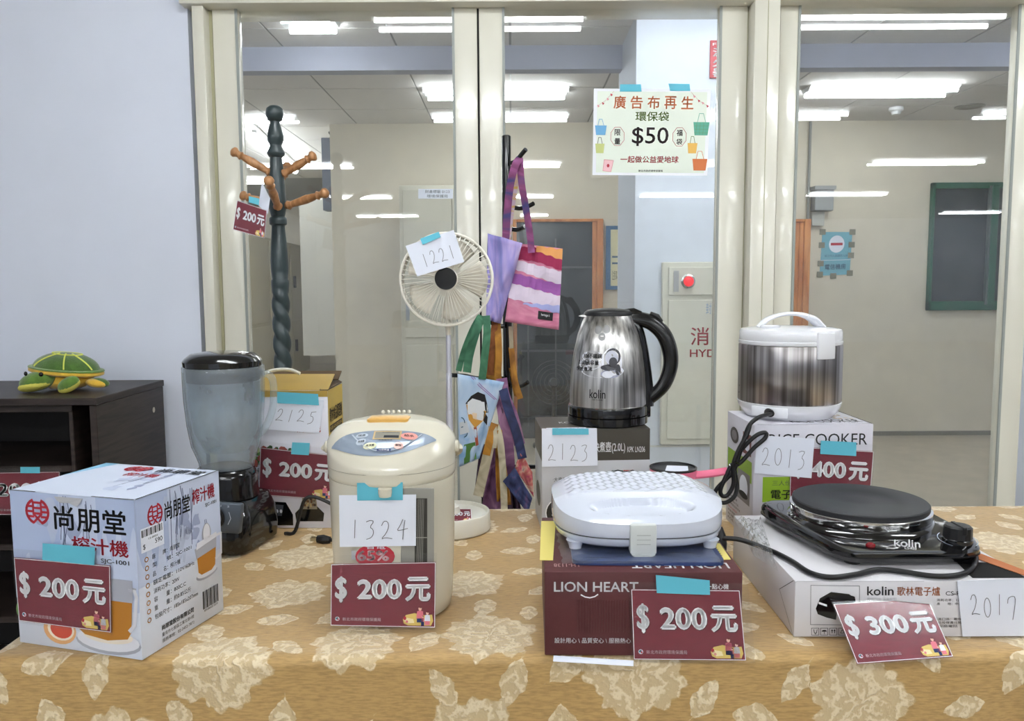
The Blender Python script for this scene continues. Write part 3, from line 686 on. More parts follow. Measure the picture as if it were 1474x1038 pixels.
# ------------------------------------------------------------------ JUICER BOX
boxw = mat('white_gloss_carton', (212, 218, 232), .32, var=.03, vscale=12, bump=.03, bscale=30)
watermat = bpy.data.materials.new('water_splash_print'); watermat.use_nodes = True
def splash(m, base, tint, sc=9):
    nt = m.node_tree; N = nt.nodes; L = nt.links; b = N['Principled BSDF']; b.inputs['Roughness'].default_value = .32
    tc = N.new('ShaderNodeTexCoord'); mp = N.new('ShaderNodeMapping'); mp.inputs['Scale'].default_value = (1.6, 1.6, .8); L.new(tc.outputs['Object'], mp.inputs[0])
    n = N.new('ShaderNodeTexNoise'); n.inputs['Scale'].default_value = sc; n.inputs['Detail'].default_value = 5; n.inputs['Distortion'].default_value = 2.2; L.new(mp.outputs[0], n.inputs['Vector'])
    r = N.new('ShaderNodeValToRGB'); e = r.color_ramp.elements; e[0].position = .30; e[0].color = lin(tint)+(1,); e[1].position = .52; e[1].color = lin(base)+(1,); L.new(n.outputs['Fac'], r.inputs[0])
    L.new(r.outputs[0], b.inputs['Base Color'])
splash(watermat, (214, 220, 234), (150, 164, 200))
jb = boxpts(-.6598, 1.028, -.2831, .1969, .1659, .2073)
q = carton('juicer_box', 'white and blue juicer box with water splash print at the left table end', 'box', jb, boxw)
fj = Face(side(jb, 'f'), 1)
calm = mat('calligraphy_ink', (16, 18, 22), .5)
def vsplash(f, cx, top, w_, h_, m, seed):     # the printed splash: drifting lobes and thin curved streaks
    r = random.Random(seed)
    for k in range(0 if m is w3 else 5):
        x = cx+(r.random()-.5)*w_; y = top-h_*r.random(); ru = .02+.05*r.random()*w_/.3; rv = .03+.08*r.random()
        p = [(min(.99, max(.01, x+ru*math.cos(t)*(1+.35*math.sin(3*t+k)))), min(.99, y+rv*math.sin(t)*(1+.3*math.sin(2*t+2*k)))) for t in np.linspace(0, 2*PI, 22)[:-1]]
        f.poly(p, m, 1 if k % 2 else 2)
    for k in range(2):
        x = cx+(r.random()-.5)*w_*.8; l = h_*(.6+.4*r.random()); s_ = r.random()*.03
        f.line([(x+s_*math.sin(t*4+k), top-l*t) for t in np.linspace(0, 1, 10)], .0012, w3, 2)
w1, w2, w3 = mat('splash_pale', (186, 196, 220), .35), mat('splash_mid', (158, 168, 200), .35), mat('splash_dark', (112, 122, 152), .35)
def bluefield(f, u0, v0, u1, v1, m, k=1, seed=1):
    r = random.Random(seed); n = 18
    top = [(u0+(u1-u0)*i/n, v1) for i in range(n+1)]; bot = [(u0+(u1-u0)*i/n, v0+(r.random()-.5)*.07+.10*math.sin(i*.9+seed)) for i in range(n, -1, -1)]
    f.poly(top+bot, m, k)
sky1, sky2 = mat('print_sky_blue', (176, 190, 222), .32), mat('print_sky_pale', (196, 206, 230), .32)
fj.rect(.0, .30, 1, 1, sky2, 0); bluefield(fj, 0, .5, .4, 1, sky1, 1, 3); bluefield(fj, .7, .72, 1, 1, sky1, 1, 5)
vsplash(fj, .42, .99, .30, .42, w1, 3); vsplash(fj, .45, .97, .4, .4, w2, 8); vsplash(fj, .40, .9, .12, .35, w3, 5); vsplash(fj, .62, .95, .1, .35, w3, 9)
def brandmark(f, x0, y0, x1, y1, m, l=3):      # round red emblem: two arcs around a plaited figure
    mx_, my = (x0+x1)/2, (y0+y1)/2; rx, ry = (x1-x0)/2, (y1-y0)/2; wd = rx*f.W*.22
    for sgn in (1, -1):
        f.line([(mx_+sgn*rx*math.cos(t), my+ry*math.sin(t)) for t in np.linspace(-1.15, 1.15, 11)], wd, m, l)
        for yy in (.42, .0, -.42): f.line([(mx_+sgn*rx*.36, my+ry*yy), (mx_+sgn*rx*.9, my+ry*yy)], wd*.8, m, l)
        f.line([(mx_+sgn*rx*.36, my+ry*.75), (mx_+sgn*rx*.36, my-ry*.2), (mx_-sgn*rx*.36, my-ry*.9)], wd*.85, m, l)
    for yy in (.75, .3, -.15): f.line([(mx_-rx*.36, my+ry*yy), (mx_+rx*.36, my+ry*yy)], wd*.8, m, l)
brandmark(fj, .135, .80, .315, .955, redp)
fj.text('尚朋堂', .36, .775, .93, .93, calm, 3, bold=.022); fj.text('榨汁機', .49, .64, .94, .745, redp, 3, bold=.022); fj.text('SJC-1001', .72, .585, .94, .62, ink, 3, bold=.01)
ora, oraD, glassg = mat('orange_juice_print', (184, 122, 44), .4), mat('citrus_red_print', (206, 84, 66), .4), mat('print_grey', (170, 172, 184), .4)
plastw = mat('print_white_plastic', (222, 222, 230), .4)
# large product picture: body, base, handle, cup
fj.disc(.74, .085, .26, .075, glassg, 1); fj.disc(.74, .10, .25, .07, plastw, 2); fj.disc(.74,.13,.20,.05, mat('print_cream_ring',(232,220,204),.4),3)
fj.poly([(.50,.16),(.56,.12),(.74,.10),(.90,.125),(.93,.17),(.955,.44),(.5,.44)], ora, 4)
fj.poly([(.5,.36),(.955,.36),(.96,.50),(.5,.50)], glassg, 5)
fj.line([(.93,.44),(1.0-.03,.44),(.985,.40),(.96,.22),(.92,.18)], .005, plastw, 5); fj.line([(.93,.455),(.985,.45)], .002, glassg, 6)
fj.disc(.35, .125, .135, .095, mat('print_orange_peel', (226,172,120), .4), 1); fj.disc(.36,.13,.11,.075, mat('print_cream', (240,226,206), .4), 2); fj.disc(.365, .13, .09, .06, oraD, 3)
fj.disc(.02, .22, .03, .05, mat('leaf_green_print', (90,130,60), .4), 1, n=10)
fj.build('front_print', q)
fr = Face(side(jb, 'r'), 1)
fr.rect(0, .45, 1, 1, sky2, 0); bluefield(fr, 0, .62, .35, 1, sky1, 1, 2); vsplash(fr, .45, .99, .25, .5, w1, 5); vsplash(fr, .55, .97, .3, .45, w2, 2); vsplash(fr, .45, .9, .04, .5, w3, 4); vsplash(fr, .62, .95, .03, .5, w3, 9); vsplash(fr, .78, .7, .1, .3, w1, 6)
brandmark(fr, .13, .80, .28, .935, redp)
fr.text('尚朋堂', .31, .80, .61, .92, calm, 3, bold=.02); fr.text('榨汁機', .64, .83, .93, .935, redp, 3, bold=.022); fr.text('SJC-1001', .80, .78, .95, .81, ink, 3)
for k, t in enumerate(['廠　　牌：尚朋堂', '型　　號：SJC-1001', '品　　名：榨汁機', '額定電壓：110V/60Hz', '消耗功率：20W', '容　　量：800C.C', '重　　量：約0.85公斤', '包裝尺寸：185x185x207mm']):
    y = .595-.055*k
    x1_ = .18+.028*len(t)*(1 if k not in (4,5) else .9)
    fr.text(t, .15, y, min(x1_+.06, .66), y+.033, ink, 3); fr.ring(.09, y+.016, .018, .014, .0012, ora, 3, 10)
fr.text('尚朋堂股份有限公司', .22, .115, .60, .15, calm, 3, bold=.03); fr.text('臺南市七股區工業北路4號', .22, .075, .60, .1, ink, 3); fr.text('服務專線：02-2452-7872', .22, .035, .60, .06, ink, 3)
fr.rect(.0+.04, .66, .29, .81, white, 3)
for k in range(15): fr.rect(.05+.0155*k, .755, .05+.0155*k+(.006 if k % 3 else .011), .80, ink, 4)
fr.text('$', .06, .675, .085, .71, ink, 4); fr.text('590', .19, .69, .27, .72, ink, 4); fr.text('12-0001', .12,.73,.22,.742, ink, 4)
for k in range(13): fr.rect(.72+.016*k, .09, .72+.016*k+(.006 if k % 3 else .011), .215, ink, 3)
fr.text('4710964311019', .73, .07, .91, .085, ink, 3)
# juicer picture on the right side
X0 = .60; fr.disc(.79, .325, .14, .033, glassg, 1); fr.disc(.79, .337, .13, .03, plastw, 2); fr.poly([(.68,.36),(.72,.335),(.85,.335),(.90,.36),(.92,.50),(.67,.47)], ora, 3)
fr.poly([(.66,.46),(.92,.48),(.93,.56),(.64,.53)], glassg, 4); fr.poly([(.66,.52),(.93,.55),(.93,.585),(.67,.565)], plastw, 5); fr.disc(.80, .60, .06, .075, glassg, 4); fr.disc(.80, .605, .045, .065, plastw, 5)
fr.line([(.93,.56),(.99,.56),(.985,.42),(.91,.40)], .004, plastw, 4)
fr.build('side_print', q)
ft = Face(side(jb, 't'), 1)
ft.rect(0, 0, 1, 1, mat('print_top', (206,214,232), .32), 0); vsplash(ft, .6, .95, .3, .8, w1, 3); vsplash(ft, .62, .9, .05, .7, w3, 12); vsplash(ft, .75, .9, .05, .6, w2, 15)
ft.poly([(0,.5),(.12,1),(0,1)], mat('print_cyan', (130,190,222), .4), 1)
brandmark(ft, .30, .78, .50, .95, redp); ft.text('尚朋堂', .58, .80, .96, .93, calm, 3, bold=.02); ft.text('榨汁機', .42, .62, .70, .74, redp, 3, bold=.02)
for a_, b_ in (((.0, -.0), (.21, .0)), ((.67, .0), (.995, .0)), ((1.0, .02), (1.0, 1.0)), ((.03,1),(.3,1))): ft.line([a_, b_], .0022, mat('carton_slit', (36,34,36), .9), 3)
ft.build('top_print', q)
# torn silver flap edge at the front top
o, n = jb[4], fj.n
tf = [fj.pt(.37,.985,3), fj.pt(.60,.985,3), fj.pt(.59,.96,12), fj.pt(.56,.935,14), fj.pt(.5,.955,16), fj.pt(.43,.95,10), fj.pt(.40,.96,8)]
m_ = MB().add(tf + [t_ - n*.0006 for t_ in tf], [tuple(range(7)), tuple(range(13, 6, -1))]).build('torn_flap', mat('torn_silver_film', (196,196,200), .3, .5), q, smooth=0)
# its price card
fp = jb[0]; nn = fj.n
c = [x+nn*.004 for x in pl(fp+nn*.0, nn, [(31.5, 892), (163.5, 909), (162, 813), (24, 801)])]
tp = [x+nn*.004 for x in pl(fp, nn, [(66.5, 804), (141, 811.5), (142, 786), (67, 780)])]
price_card(c, '200', 'maroon 200 price card taped to the front of the juicer box', tp)
# ------------------------------------------------------------------ LEFT CABINET AND TURTLE
wenge = woodmat('dark_wenge_laminate', (34, 27, 25), (58, 47, 43), (2, 2, 26), .42)
kt = P(140, 573, 2.19).z; cy0, cy1 = 2.19, 2.62
q = thing('storage_cabinet', 'dark wenge open cabinet against the wall at the left', 'cabinet', (-1.6, cy1, 0))
xr = P(138, 576, cy0).x; xl = -2.1; th = .02
def cb(n, a, b_, m=wenge, lab=None):
    o = MB().box(a, b_).build(n, m, q, bevel=(.0015, 1)); 
    if lab: tag(o, lab)
    return o
cb('top_board', (xl, cy0-.004, kt-th), (xr+.002, cy1, kt)); cb('side_panel', (xr-th, cy0, 0), (xr, cy1-.004, kt-th-.0005))
cb('side_panel', (xl, cy0, 0), (xl+th, cy1-.004, kt-th-.0005)); cb('back_panel', (xl+th, cy1-.012, .02), (xr-th, cy1-.004, kt-th-.001), mat('cabinet_back', (30,27,27), .6))
dx0, dx1 = P(97, 620, cy0+.02).x, P(103, 620, cy0+.02).x
cb('divider', (dx0, cy0+.03, .02), (dx1, cy1-.013, kt-th-.001))
cb('front_rail', (xl+th, cy0+.028, P(50,596,cy0).z), (dx1, cy0+.04, kt-th-.001))
for py in (672, 785, 890):
    z = P(50, py, cy0+.03).z; cb('shelf', (xl+th, cy0+.04, z-.018), (dx0-.001, cy1-.013, z))
cb('plinth', (xl+th, cy0+.02, 0), (xr-th, cy1-.013, .02))
e_ = P(221, 590, 2.54); MB().lathe([(.0001,.0),(.009,.0),(.0001,.0006)], (xr+.0004, 2.54, e_.z), 12, Matrix.Rotation(PI/2, 4, 'Y')).build('scuff_sticker', mat('pale_scuff', (196,188,176), .8), q)
# card hanging in the cabinet
Yc = cy0+.0375
price_card([P(-36, 741, Yc), P(84, 741, Yc), P(86, 679, Yc), P(-34, 681, Yc)], '200', 'maroon price card at the left edge in front of the dark cabinet', [P(30, 681, Yc), P(58, 681, Yc), P(58, 672, Yc), P(30, 672, Yc)], sleeve=(.02,.10))
a = P(38, 685, Yc-.004); bxx = P(58, 677, Yc-.004)
# turtle
gp = mat('green_plush', (98, 134, 52), .95, var=.18, vscale=60, bump=.5, bscale=260, sheen=.5); dg = mat('dark_green_plush', (74, 108, 44), .95, var=.2, vscale=60, bump=.5, bscale=260, sheen=.5)
yp = mat('yellow_plush', (226, 182, 62), .95, var=.08, vscale=60, bump=.4, bscale=260, sheen=.5); lp_ = mat('lime_trim', (222, 226, 110), .9)
D = 2.38; tc0 = P(96, 530, D); tz = kt
q = thing('plush_turtle', 'green and yellow plush turtle on the dark cabinet', 'toy', (tc0.x, D, kt))
k_ = D/F
tilt = Matrix.Rotation(R(6), 4, 'Y')
sc_ = V((tc0.x, D, P(96, 531, D).z))
sh = MB(); pr = [(math.cos(t)*1.0, math.sin(t)) for t in np.linspace(0, PI/2-.03, 9)]
S = Matrix.Diagonal((.094, .075, .05, 1)); sh.lathe([(1.0,-.12)]+pr, sc_, 36, tilt @ S); sh.build('shell', dg, q, smooth=60)
rim = [(1.04, -.10), (1.11, -.06), (1.12, .02), (1.08, .09), (1.0, .10)]
MB().lathe([(.6,-.3),(.95,-.30)]+[(r_, z_*1.3-.12) for r_, z_ in rim], sc_, 36, tilt @ S).build('shell_rim', yp, q, smooth=60)
MB().lathe([(1.09,-.005),(1.13,.02),(1.12,.07),(1.0,.11)], sc_, 36, tilt @ S, cap=False).build('shell_edge', gp, q, smooth=60)
def onshell(a, el): return sc_ + (tilt @ S) @ V((math.cos(a)*math.cos(el)*1.015, math.sin(a)*math.cos(el)*1.015, math.sin(el)*1.02))
for a0, a1 in ((-2.35, -1.9), (-1.25, -1.3), (-.35, -.7)):
    MB().tube([onshell(a0+(a1-a0)*t, .15+1.1*t) for t in np.linspace(0, 1, 12)], .0022, 6).build('shell_piping', lp_, q)
ring_ = [onshell(t, 1.12) for t in np.linspace(0, 2*PI, 30)]
MB().tube(ring_, .002, 6).build('shell_piping', lp_, q)
MB().ell((sc_.x-.005, D, kt+.0305), (.082, .062, .030), n=24).build('belly', yp, q, smooth=60)
hc = P(54, 543, D-.06); hc.z = kt+.033
MB().ell(hc, (.052, .04, .029), Matrix.Rotation(R(-14), 4, 'Y'), 22, 12).build('head', gp, q, smooth=60)
MB().ell(hc+V((-.004,-.003,-.011)), (.050, .039, .018), Matrix.Rotation(R(-12), 4, 'Y'), 22, 12).build('chin', mat('pale_yellow_plush', (214, 206, 96), .95, bump=.4, bscale=260), q, smooth=60)
MB().ell(P(59, 539, D-.1), (.0065, .004, .0065)).build('eye', mat('glossy_black_bead', (10,10,12), .1), q, smooth=60); MB().ell(P(37, 538, D-.085), (.005, .004, .0065)).build('eye', MATS['glossy_black_bead'], q, smooth=60)
def flip(p0, w0, m_, M, n): MB().ell(p0, w0, M, 18, 10).build(n, m_, q, smooth=60)
fc = P(98, 546, D-.085); fc.z = kt+.027
flip(fc, (.034, .016, .019), gp, Matrix.Rotation(R(-28), 4, 'Y'), 'flipper'); flip(fc+V((0,.003,-.006)), (.035, .017, .017), MATS['pale_yellow_plush'], Matrix.Rotation(R(-26), 4, 'Y'), 'flipper_sole')
fc = P(138, 543, D-.03); fc.z = kt+.022
flip(fc, (.031, .018, .013), yp, Matrix.Rotation(R(8), 4, 'Y'), 'flipper'); flip(fc+V((.005,.006,.001)), (.031, .018, .0145), dg, Matrix.Rotation(R(8), 4, 'Y'), 'flipper_edge')
# ------------------------------------------------------------------ BLENDER
def at(cx, prof, d, pyc=None):         # lathe profile from silhouette half widths
    pr = [((P(cx+hw, py, d)-P(cx, py, d)).length, P(cx, py, d).z) for hw, py in prof]; c = P(cx, pyc or prof[0][1], d); return pr, (c.x, d, 0)
gblk = mat('gloss_black_plastic', (14, 14, 16), .12, coat=.5); sblk = mat('satin_black_plastic', (22, 22, 24), .4)
jarg = glassmat('cloudy_jar_glass', (.86,.90,.92), .05, .16, 1.5, (.62,.68,.74)); clrg = glassmat('clear_jar_glass', (.9,.94,.95), .02, .10)
BD = 1.435
q = thing('blender', 'black electric blender with clouded glass jar behind the juicer box', 'blender', (P(324, 800, BD).x, BD, T))
pr, c = at(324, [(36, 671), (37, 664), (40, 655), (46, 640), (51, 610), (54, 575), (55, 545), (55, 533), (55, 527)], BD, 590)
jar = MB().lathe(pr, c, 44, cap=False).build('glass_jar', jarg, q, smooth=60, solid=.0035)
pr, c = at(324, [(30, 648), (44, 620), (50, 575), (50, 548)], BD, 590)
MB().lathe(pr, c, 32).build('frosted_contents', glassmat('condensed_fog', (.9,.93,.95), .3, .42, 1.2, (.55,.62,.68)), q, smooth=60)
pr, c = at(321, [(50, 548), (51, 527), (54, 526), (55, 519), (52, 515), (44, 509), (26, 506), (6, 505)], BD, 530)
MB().lathe(pr, c, 44).build('lid', gblk, q, smooth=40)
k0, k1 = P(376, 545, BD), P(366, 628, BD)
MB().tube(catmull([P(372, 537, BD), P(388, 540, BD), P(394, 556, BD), P(392, 590, BD), P(380, 618, BD), P(366, 628, BD)], 5), .0055, 10, flat=1.5).build('jar_handle', clrg, q)
bcx = 326
pr, c = at(bcx, [(46, 712), (44, 700), (44, 682), (42, 676), (36, 671)], BD)
MB().lathe(pr, c, 40).build('collar', gblk, q, smooth=40)
pr, c = at(323, [(44, 574), (46, 560), (49, 545), (50, 536)], BD, 545)
MB().lathe(pr, c, 40).build('lid_seal', glassmat('smoked_seal', (.18,.19,.2), .2, .45, 1.4, (.05,.05,.06)), q, smooth=50)
# motor housing: rounded block, turned a little
def rrect(hw, hd, r_, n=5):
    out = []
    for sx, sy, a0 in ((1,-1,-PI/2), (1,1,0), (-1,1,PI/2), (-1,-1,PI)):
        for i in range(n+1):
            a = a0+PI/2*i/n; out.append((sx*(hw-r_)+r_*math.cos(a), sy*(hd-r_)+r_*math.sin(a)))
    return out
def rloft(spec, c, rot=0, zf=None):       # spec: (hw, hd, r, z, dy)
    rings = []
    for hw, hd, r_, z, dy in spec:
        rings.append([V((c[0]+x*math.cos(rot)-(y+dy)*math.sin(rot), c[1]+x*math.sin(rot)+(y+dy)*math.cos(rot), z + (zf(x, y) if zf else 0))) for x, y in rrect(hw, hd, r_)])
    return MB().loft(rings)
bc = (P(322, 760, BD).x, BD+.005); zt = P(322, 712, BD).z; rot = R(-12)
rloft([(.066,.062,.02,T+.0005,0),(.076,.072,.025,T+.006,0),(.080,.076,.03,T+.03,0),(.076,.070,.03,zt-.03,.003),(.066,.062,.03,zt-.004,.006),(.05,.05,.03,zt+.002,.006)], bc, rot).build('motor_base', gblk, q, smooth=50)
Mr = Matrix.Rotation(rot, 4, 'Z')
pc = V((bc[0], bc[1], 0)) + Mr @ V((.030, -.0775, 0))
pf = [pc + (Mr @ V((x, y_, 0))) + V((0,0,z)) for x, z, y_ in ((-.042, T+.045, 0), (.046, T+.045, 0), (.050, T+.098, .005), (-.038, T+.098, .005))]
slab(pf, .012).build('control_panel', mat('grey_panel', (92, 100, 110), .3, .3), q, bevel=(.004, 2))
f = Face(pf, 4); f.text('ON   1   2', .25, .86, .75, .92, white, 1); f.line([(.15,.3),(.1,.5),(.15,.7)], .001, white, 1); f.line([(.75,.3),(.8,.5),(.75,.7)], .001, white, 1); f.build('lettering', q)
kc = sum(pf, V())/4 + V((-.006,0,0)); nrm = (Mr @ V((0,-1,0)))
MK = nrm.to_track_quat('Z','Y').to_matrix().to_4x4()
MB().lathe([(.017,0),(.017,.006),(.014,.009),(.0001,.009)], kc+nrm*.001, 24, MK).build('dial', mat('silver_dial', (190,196,204), .25, .7), q)
MB().lathe([(.021,0),(.021,.003),(.017,.004)], kc+nrm*.0006, 24, MK).build('dial_ring', sblk, q)
# ------------------------------------------------------------------ CHOPPER BOX (2125)
x, y, r_, w_, d_, h_ = -.5757, 1.533, -.0247, .22, .118, .2715
pb = boxpts(x, y, r_, w_, d_, h_)
q = carton('chopper_box', 'white and yellow food chopper box with open lid behind the blender', 'box', pb, mat('white_carton_print', (214, 214, 224), .4, var=.02, vscale=10))
f = Face(side(pb, 'f'), 1); yel = mat('yellow_carton_print', (206, 176, 74), .4, var=.05, vscale=20)
f.rect(0, .955, 1, 1, mat('gold_carton_print', (170, 140, 62), .4), 1)
f.rect(0, .66, .38, .80, mat('brick_red_print', (150, 58, 56), .5), 1); f.text('榨汁 料理', .05, .69, .36, .77, lettering_white, 2); f.text('調理機', .72, .70, .93, .77, redp, 2, bold=.03)
r2 = random.Random(4)
for i in range(60):
    u, v = .30+.42*r2.random(), .46+.13*r2.random(); m_ = [mat('salad_green', (88,128,58), .6), mat('salad_dark', (52,84,44), .6), mat('salad_pale', (176,190,130), .6), mat('salad_red', (150,70,60), .6)][i % 4]
    f.disc(u, v, .02+.02*r2.random(), .012+.014*r2.random(), m_, 1+i % 4, 7, rot=r2.random()*3)
f.text('便利', .28, .40, .40, .44, ink, 2); f.text('易切割', .24, .33, .42, .37, ink, 2); f.text('8 in 1', .2, .27, .4, .3, ink, 2)
# printed black appliance and jar at the bottom of the front
f.poly([(.36,.02),(.66,.02),(.66,.10),(.60,.19),(.40,.20),(.36,.14)], gblk, 1); f.poly([(.40,.09),(.56,.09),(.58,.17),(.42,.18)], mat('panel_print', (70,74,84), .4), 2)
for i in range(4): f.disc(.45+.035*i, .125, .012, .014, white, 3, 10)
f.poly([(.69,.05),(.93,.05),(.94,.11),(.88,.16),(.74,.16),(.68,.11)], gblk, 1); f.poly([(.74,.14),(.88,.14),(.87,.25),(.75,.25)], mat('jar_print', (150,140,118), .4), 2)
for i in range(26): f.disc(.755+.11*r2.random(), .15+.08*r2.random(), .010, .010, [mat('nut_a', (110,74,44), .6), mat('nut_b', (60,44,34), .6), mat('nut_c', (196,170,120), .6)][i % 3], 3+i % 2, 7)
f.build('front_print', q)
f = Face(side(pb, 'r'), 1); f.rect(0, 0, 1, 1, yel, 0); f.text('歌林食品調理機', .08, .76, .92, .87, mat('dark_brown_ink', (58,44,26), .6), 2, bold=.03); f.rect(.08,.69,.92,.74, MATS['dark_brown_ink'], 1); f.text('KJE-LN2022A', .12,.70,.88,.73, yel, 2)
f.text('容量', .2,.56,.7,.62,redp,2); f.build('side_print', q)
# open flaps (dark brown inside) and the white handle
U_ = (pb[1]-pb[0]); W_ = (pb[3]-pb[0]); Z_ = V((0,0,1)); kraft = mat('brown_carton_inside', (84, 66, 44), .7)
slab([pb[4]+W_*.02+Z_*.001, pb[5]+W_*.02+Z_*.001, pb[6]-U_*.04+Z_*.022-W_*.2, pb[7]+Z_*.022-W_*.2], .002).build('lid_flap', MATS['gold_carton_print'], q, smooth=0)
slab([pb[7]-W_*.25+Z_*.012, pb[6]-W_*.25+Z_*.012, pb[6]+Z_*.026, pb[7]+Z_*.026+U_*.1], .002).build('lid_flap', kraft, q, smooth=0)
slab([pb[5]-U_*.07+Z_*.0015, pb[5]+Z_*.0015, pb[6]+Z_*.003, pb[6]-U_*.12+Z_*.018], .0015).build('lid_flap', kraft, q, smooth=0)
hp = [P(x_, y_, 1.575) for x_, y_ in ((378, 539), (390, 534), (405, 532), (420, 533), (432, 538))]
MB().tube(catmull(hp, 5), .0028, 8, flat=1.6).build('carry_handle', mat('white_plastic_handle', (224,222,212), .4), q)
fn = Face(side(pb, 'f')).n; fo = pb[0]
def onf(fo, fn, off, pts): return [p_+fn*off for p_ in pl(fo, fn, pts)]
number_slip(onf(fo, fn, .003, [(380.8, 617.5), (460, 623.4), (467, 575.6), (396.5, 571)]), '2125', 'number slip reading 2125 taped to the food chopper box', (.12, .30, .92, .66), onf(fo, fn, .0035, [(400.5, 580), (460, 583), (458.8, 566.8), (399.5, 563.5)]))
price_card(onf(fo, fn, .003, [(373, 712), (484, 719.5), (487, 655.5), (375.6, 643.7)]), '200', 'maroon 200 price card on the food chopper box beside the blender', onf(fo, fn, .0032, [(420, 653), (445.7, 654.6), (447, 637), (421.8, 636)]))
# loose plug on the cloth
q = thing('power_plug', 'loose black two-pin plug on the cloth left of the hot water pot', 'plug', PZ(462, 778, T))
a = PZ(475, 777, T+.006); b_ = PZ(457, 776, T+.006)
MB().tube([a, a.lerp(b_, .5), b_], [.006, .009, .007], 8).build('plug_body', sblk, q)
dv = (b_-a).normalized()
for s_ in (-.004, .004): MB().box((-.0, -.0008, -.003), (.013, .0008, .003), M=Matrix.Translation(b_+V((0,s_,0))) @ dv.to_track_quat('X','Z').to_matrix().to_4x4()).build('pin', mat('brass_pin', (180,170,140), .3, .9), q)
MB().tube(catmull([a, PZ(490, 778, T+.005), PZ(505, 765, T+.005), P(500, 745, 1.49), P(470, 722, 1.49), P(440, 718, 1.49), PZ(425, 764, T+.006), PZ(410, 768, T+.005)], 6), .0035, 8).build('cord', sblk, q)
# ------------------------------------------------------------------ HOT WATER POT (1324)
ivory = mat('ivory_gloss_plastic', (214, 208, 190), .25, coat=.4); ivory2 = mat('ivory_plastic_recess', (202, 196, 178), .35)
pcx, pcy, pr_ = P(565.5, 700, 1.152).x, 1.152, .0925
q = thing('hot_water_pot', 'ivory electric hot water pot with grey control panel and number 1324', 'kettle', (pcx, pcy, T))
def potring(r_, z, flat=None, n=64):
    out = []
    for j in range(n):
        a = 2*PI*j/n; x_, y_ = r_*math.cos(a), r_*math.sin(a)
        if flat is not None and y_ < -flat: y_ = -flat - (-flat - y_)*.08
        out.append(V((pcx+x_, pcy+y_, z)))
    return out
fl = .0835
MB().loft([potring(pr_*.86, T+.0006, .078), potring(pr_*.9, T+.004, .081), potring(pr_*.93, T+.02, fl), potring(pr_*.965, T+.10, fl), potring(pr_*.985, T+.19, fl), potring(pr_*.99, T+.199, fl+.001)]).build('body', ivory, q, smooth=50)
MB().loft([potring(pr_*.93, T+.196), potring(pr_*.985, T+.2), potring(pr_*1.0, T+.205), potring(pr_*1.0, T+.2155)]).build('beak', ivory, q, smooth=50)
MB().loft([potring(pr_*.992, T+.2154), potring(pr_*.992, T+.2162)]).build('lid_seam', mat('seam_shadow_grey', (120,116,104), .6), q)
def lidz(x_, y_):
    t = y_/pr_
    h = .2785 - .040*max(0, -t-.05)**1.25 - .002*max(0, t)
    rho = min(1, math.hypot(x_, y_)/pr_)
    return T + h - .022*rho**8 - .006*(x_/pr_)**2
lid = [potring(pr_*1.004, T+.2162)]
for rr in (1.004, 1.0, .985, .96, .92, .85, .75, .6, .4, .2, .02):
    rg = potring(pr_*rr, 0); lid.append([V((p_.x, p_.y, lidz(p_.x-pcx, p_.y-pcy) - (.004 if rr == 1.004 else 0))) for p_ in rg])
MB().loft(lid).build('lid', ivory, q, smooth=50)
def lidface(u, v, h): 
    x_, y_ = (u-.5)*.16, -.088+v*.16; return V((pcx+x_, pcy+y_, lidz(x_, y_)+h))
f = Face(None, 3, .0002, lidface)
greyp = mat('blue_grey_panel', (150, 162, 178), .25, .2)
top_ = [(.5+.44*t, .315-.03*abs(t)**1.5) for t in np.linspace(1, -1, 15)]; bot_ = [(.5+.44*t, .048+.225*abs(t)**2.2) for t in np.linspace(-1, 1, 21)]
# fan the panel out in narrow strips so it follows the lid
for i in range(28):
    t0, t1 = -1+2*i/28, -1+2*(i+1)/28
    for j in range(5):
        def yy(t, k): lo = .048+.225*abs(t)**2.2; hi = .315-.03*abs(t)**1.5; return lo+(hi-lo)*k/5
        f.poly([(.47+.46*t0, yy(t0,j)), (.47+.46*t1, yy(t1,j)), (.47+.46*t1, yy(t1,j+1)), (.47+.46*t0, yy(t0,j+1))], greyp, 1)
f.build('control_panel', q)
f = Face(None, 6, .0002, lidface); palep = mat('pale_panel_arc', (186, 196, 208), .25)
f.line([(.5+.30*t, .075+.20*abs(t)**2.2) for t in np.linspace(-1, 1, 15)], .004, palep, 0)
f.rect(.385, .19, .63, .30, mat('gold_frame_print', (196, 168, 120), .4), 1, 6); f.rect(.40, .20, .615, .285, mat('lcd_grey', (150,146,136), .2), 2, 6); f.rect(.48,.205,.61,.235, mat('lcd_dark',(60,62,66),.2), 3, 4)
f.text('ZOJIRUSHI', .46, .265, .60, .28, ink, 4); f.text('微電腦保溫', .44, .17, .56, .183, ink, 4)
for (u, v, ru, rv, m_, t, tm) in ((.285,.245,.055,.03, palep, '保溫', ink), (.29,.175,.045,.032, palep, '再沸騰', ink), (.375,.125,.06,.03, mat('cream_button', (226,226,188), .35), '再沸騰', ink), (.70,.235,.075,.042, mat('pink_button', (232,156,146), .35), '給水', redp), (.62,.125,.045,.032, mat('pink_button_small', (226,176,164), .35), '解除', redp)):
    f.disc(u, v, ru, rv, m_, 3, 18); f.text(t, u-ru*.6, v-rv*.35, u+ru*.6, v+rv*.4, ink, 5, bold=.02)
f.rect(.44,.072,.56,.092, nv, 2, 4); f.text('VE超保溫', .455,.076,.545,.089, lettering_white, 4)
f.build('buttons_and_print', q)
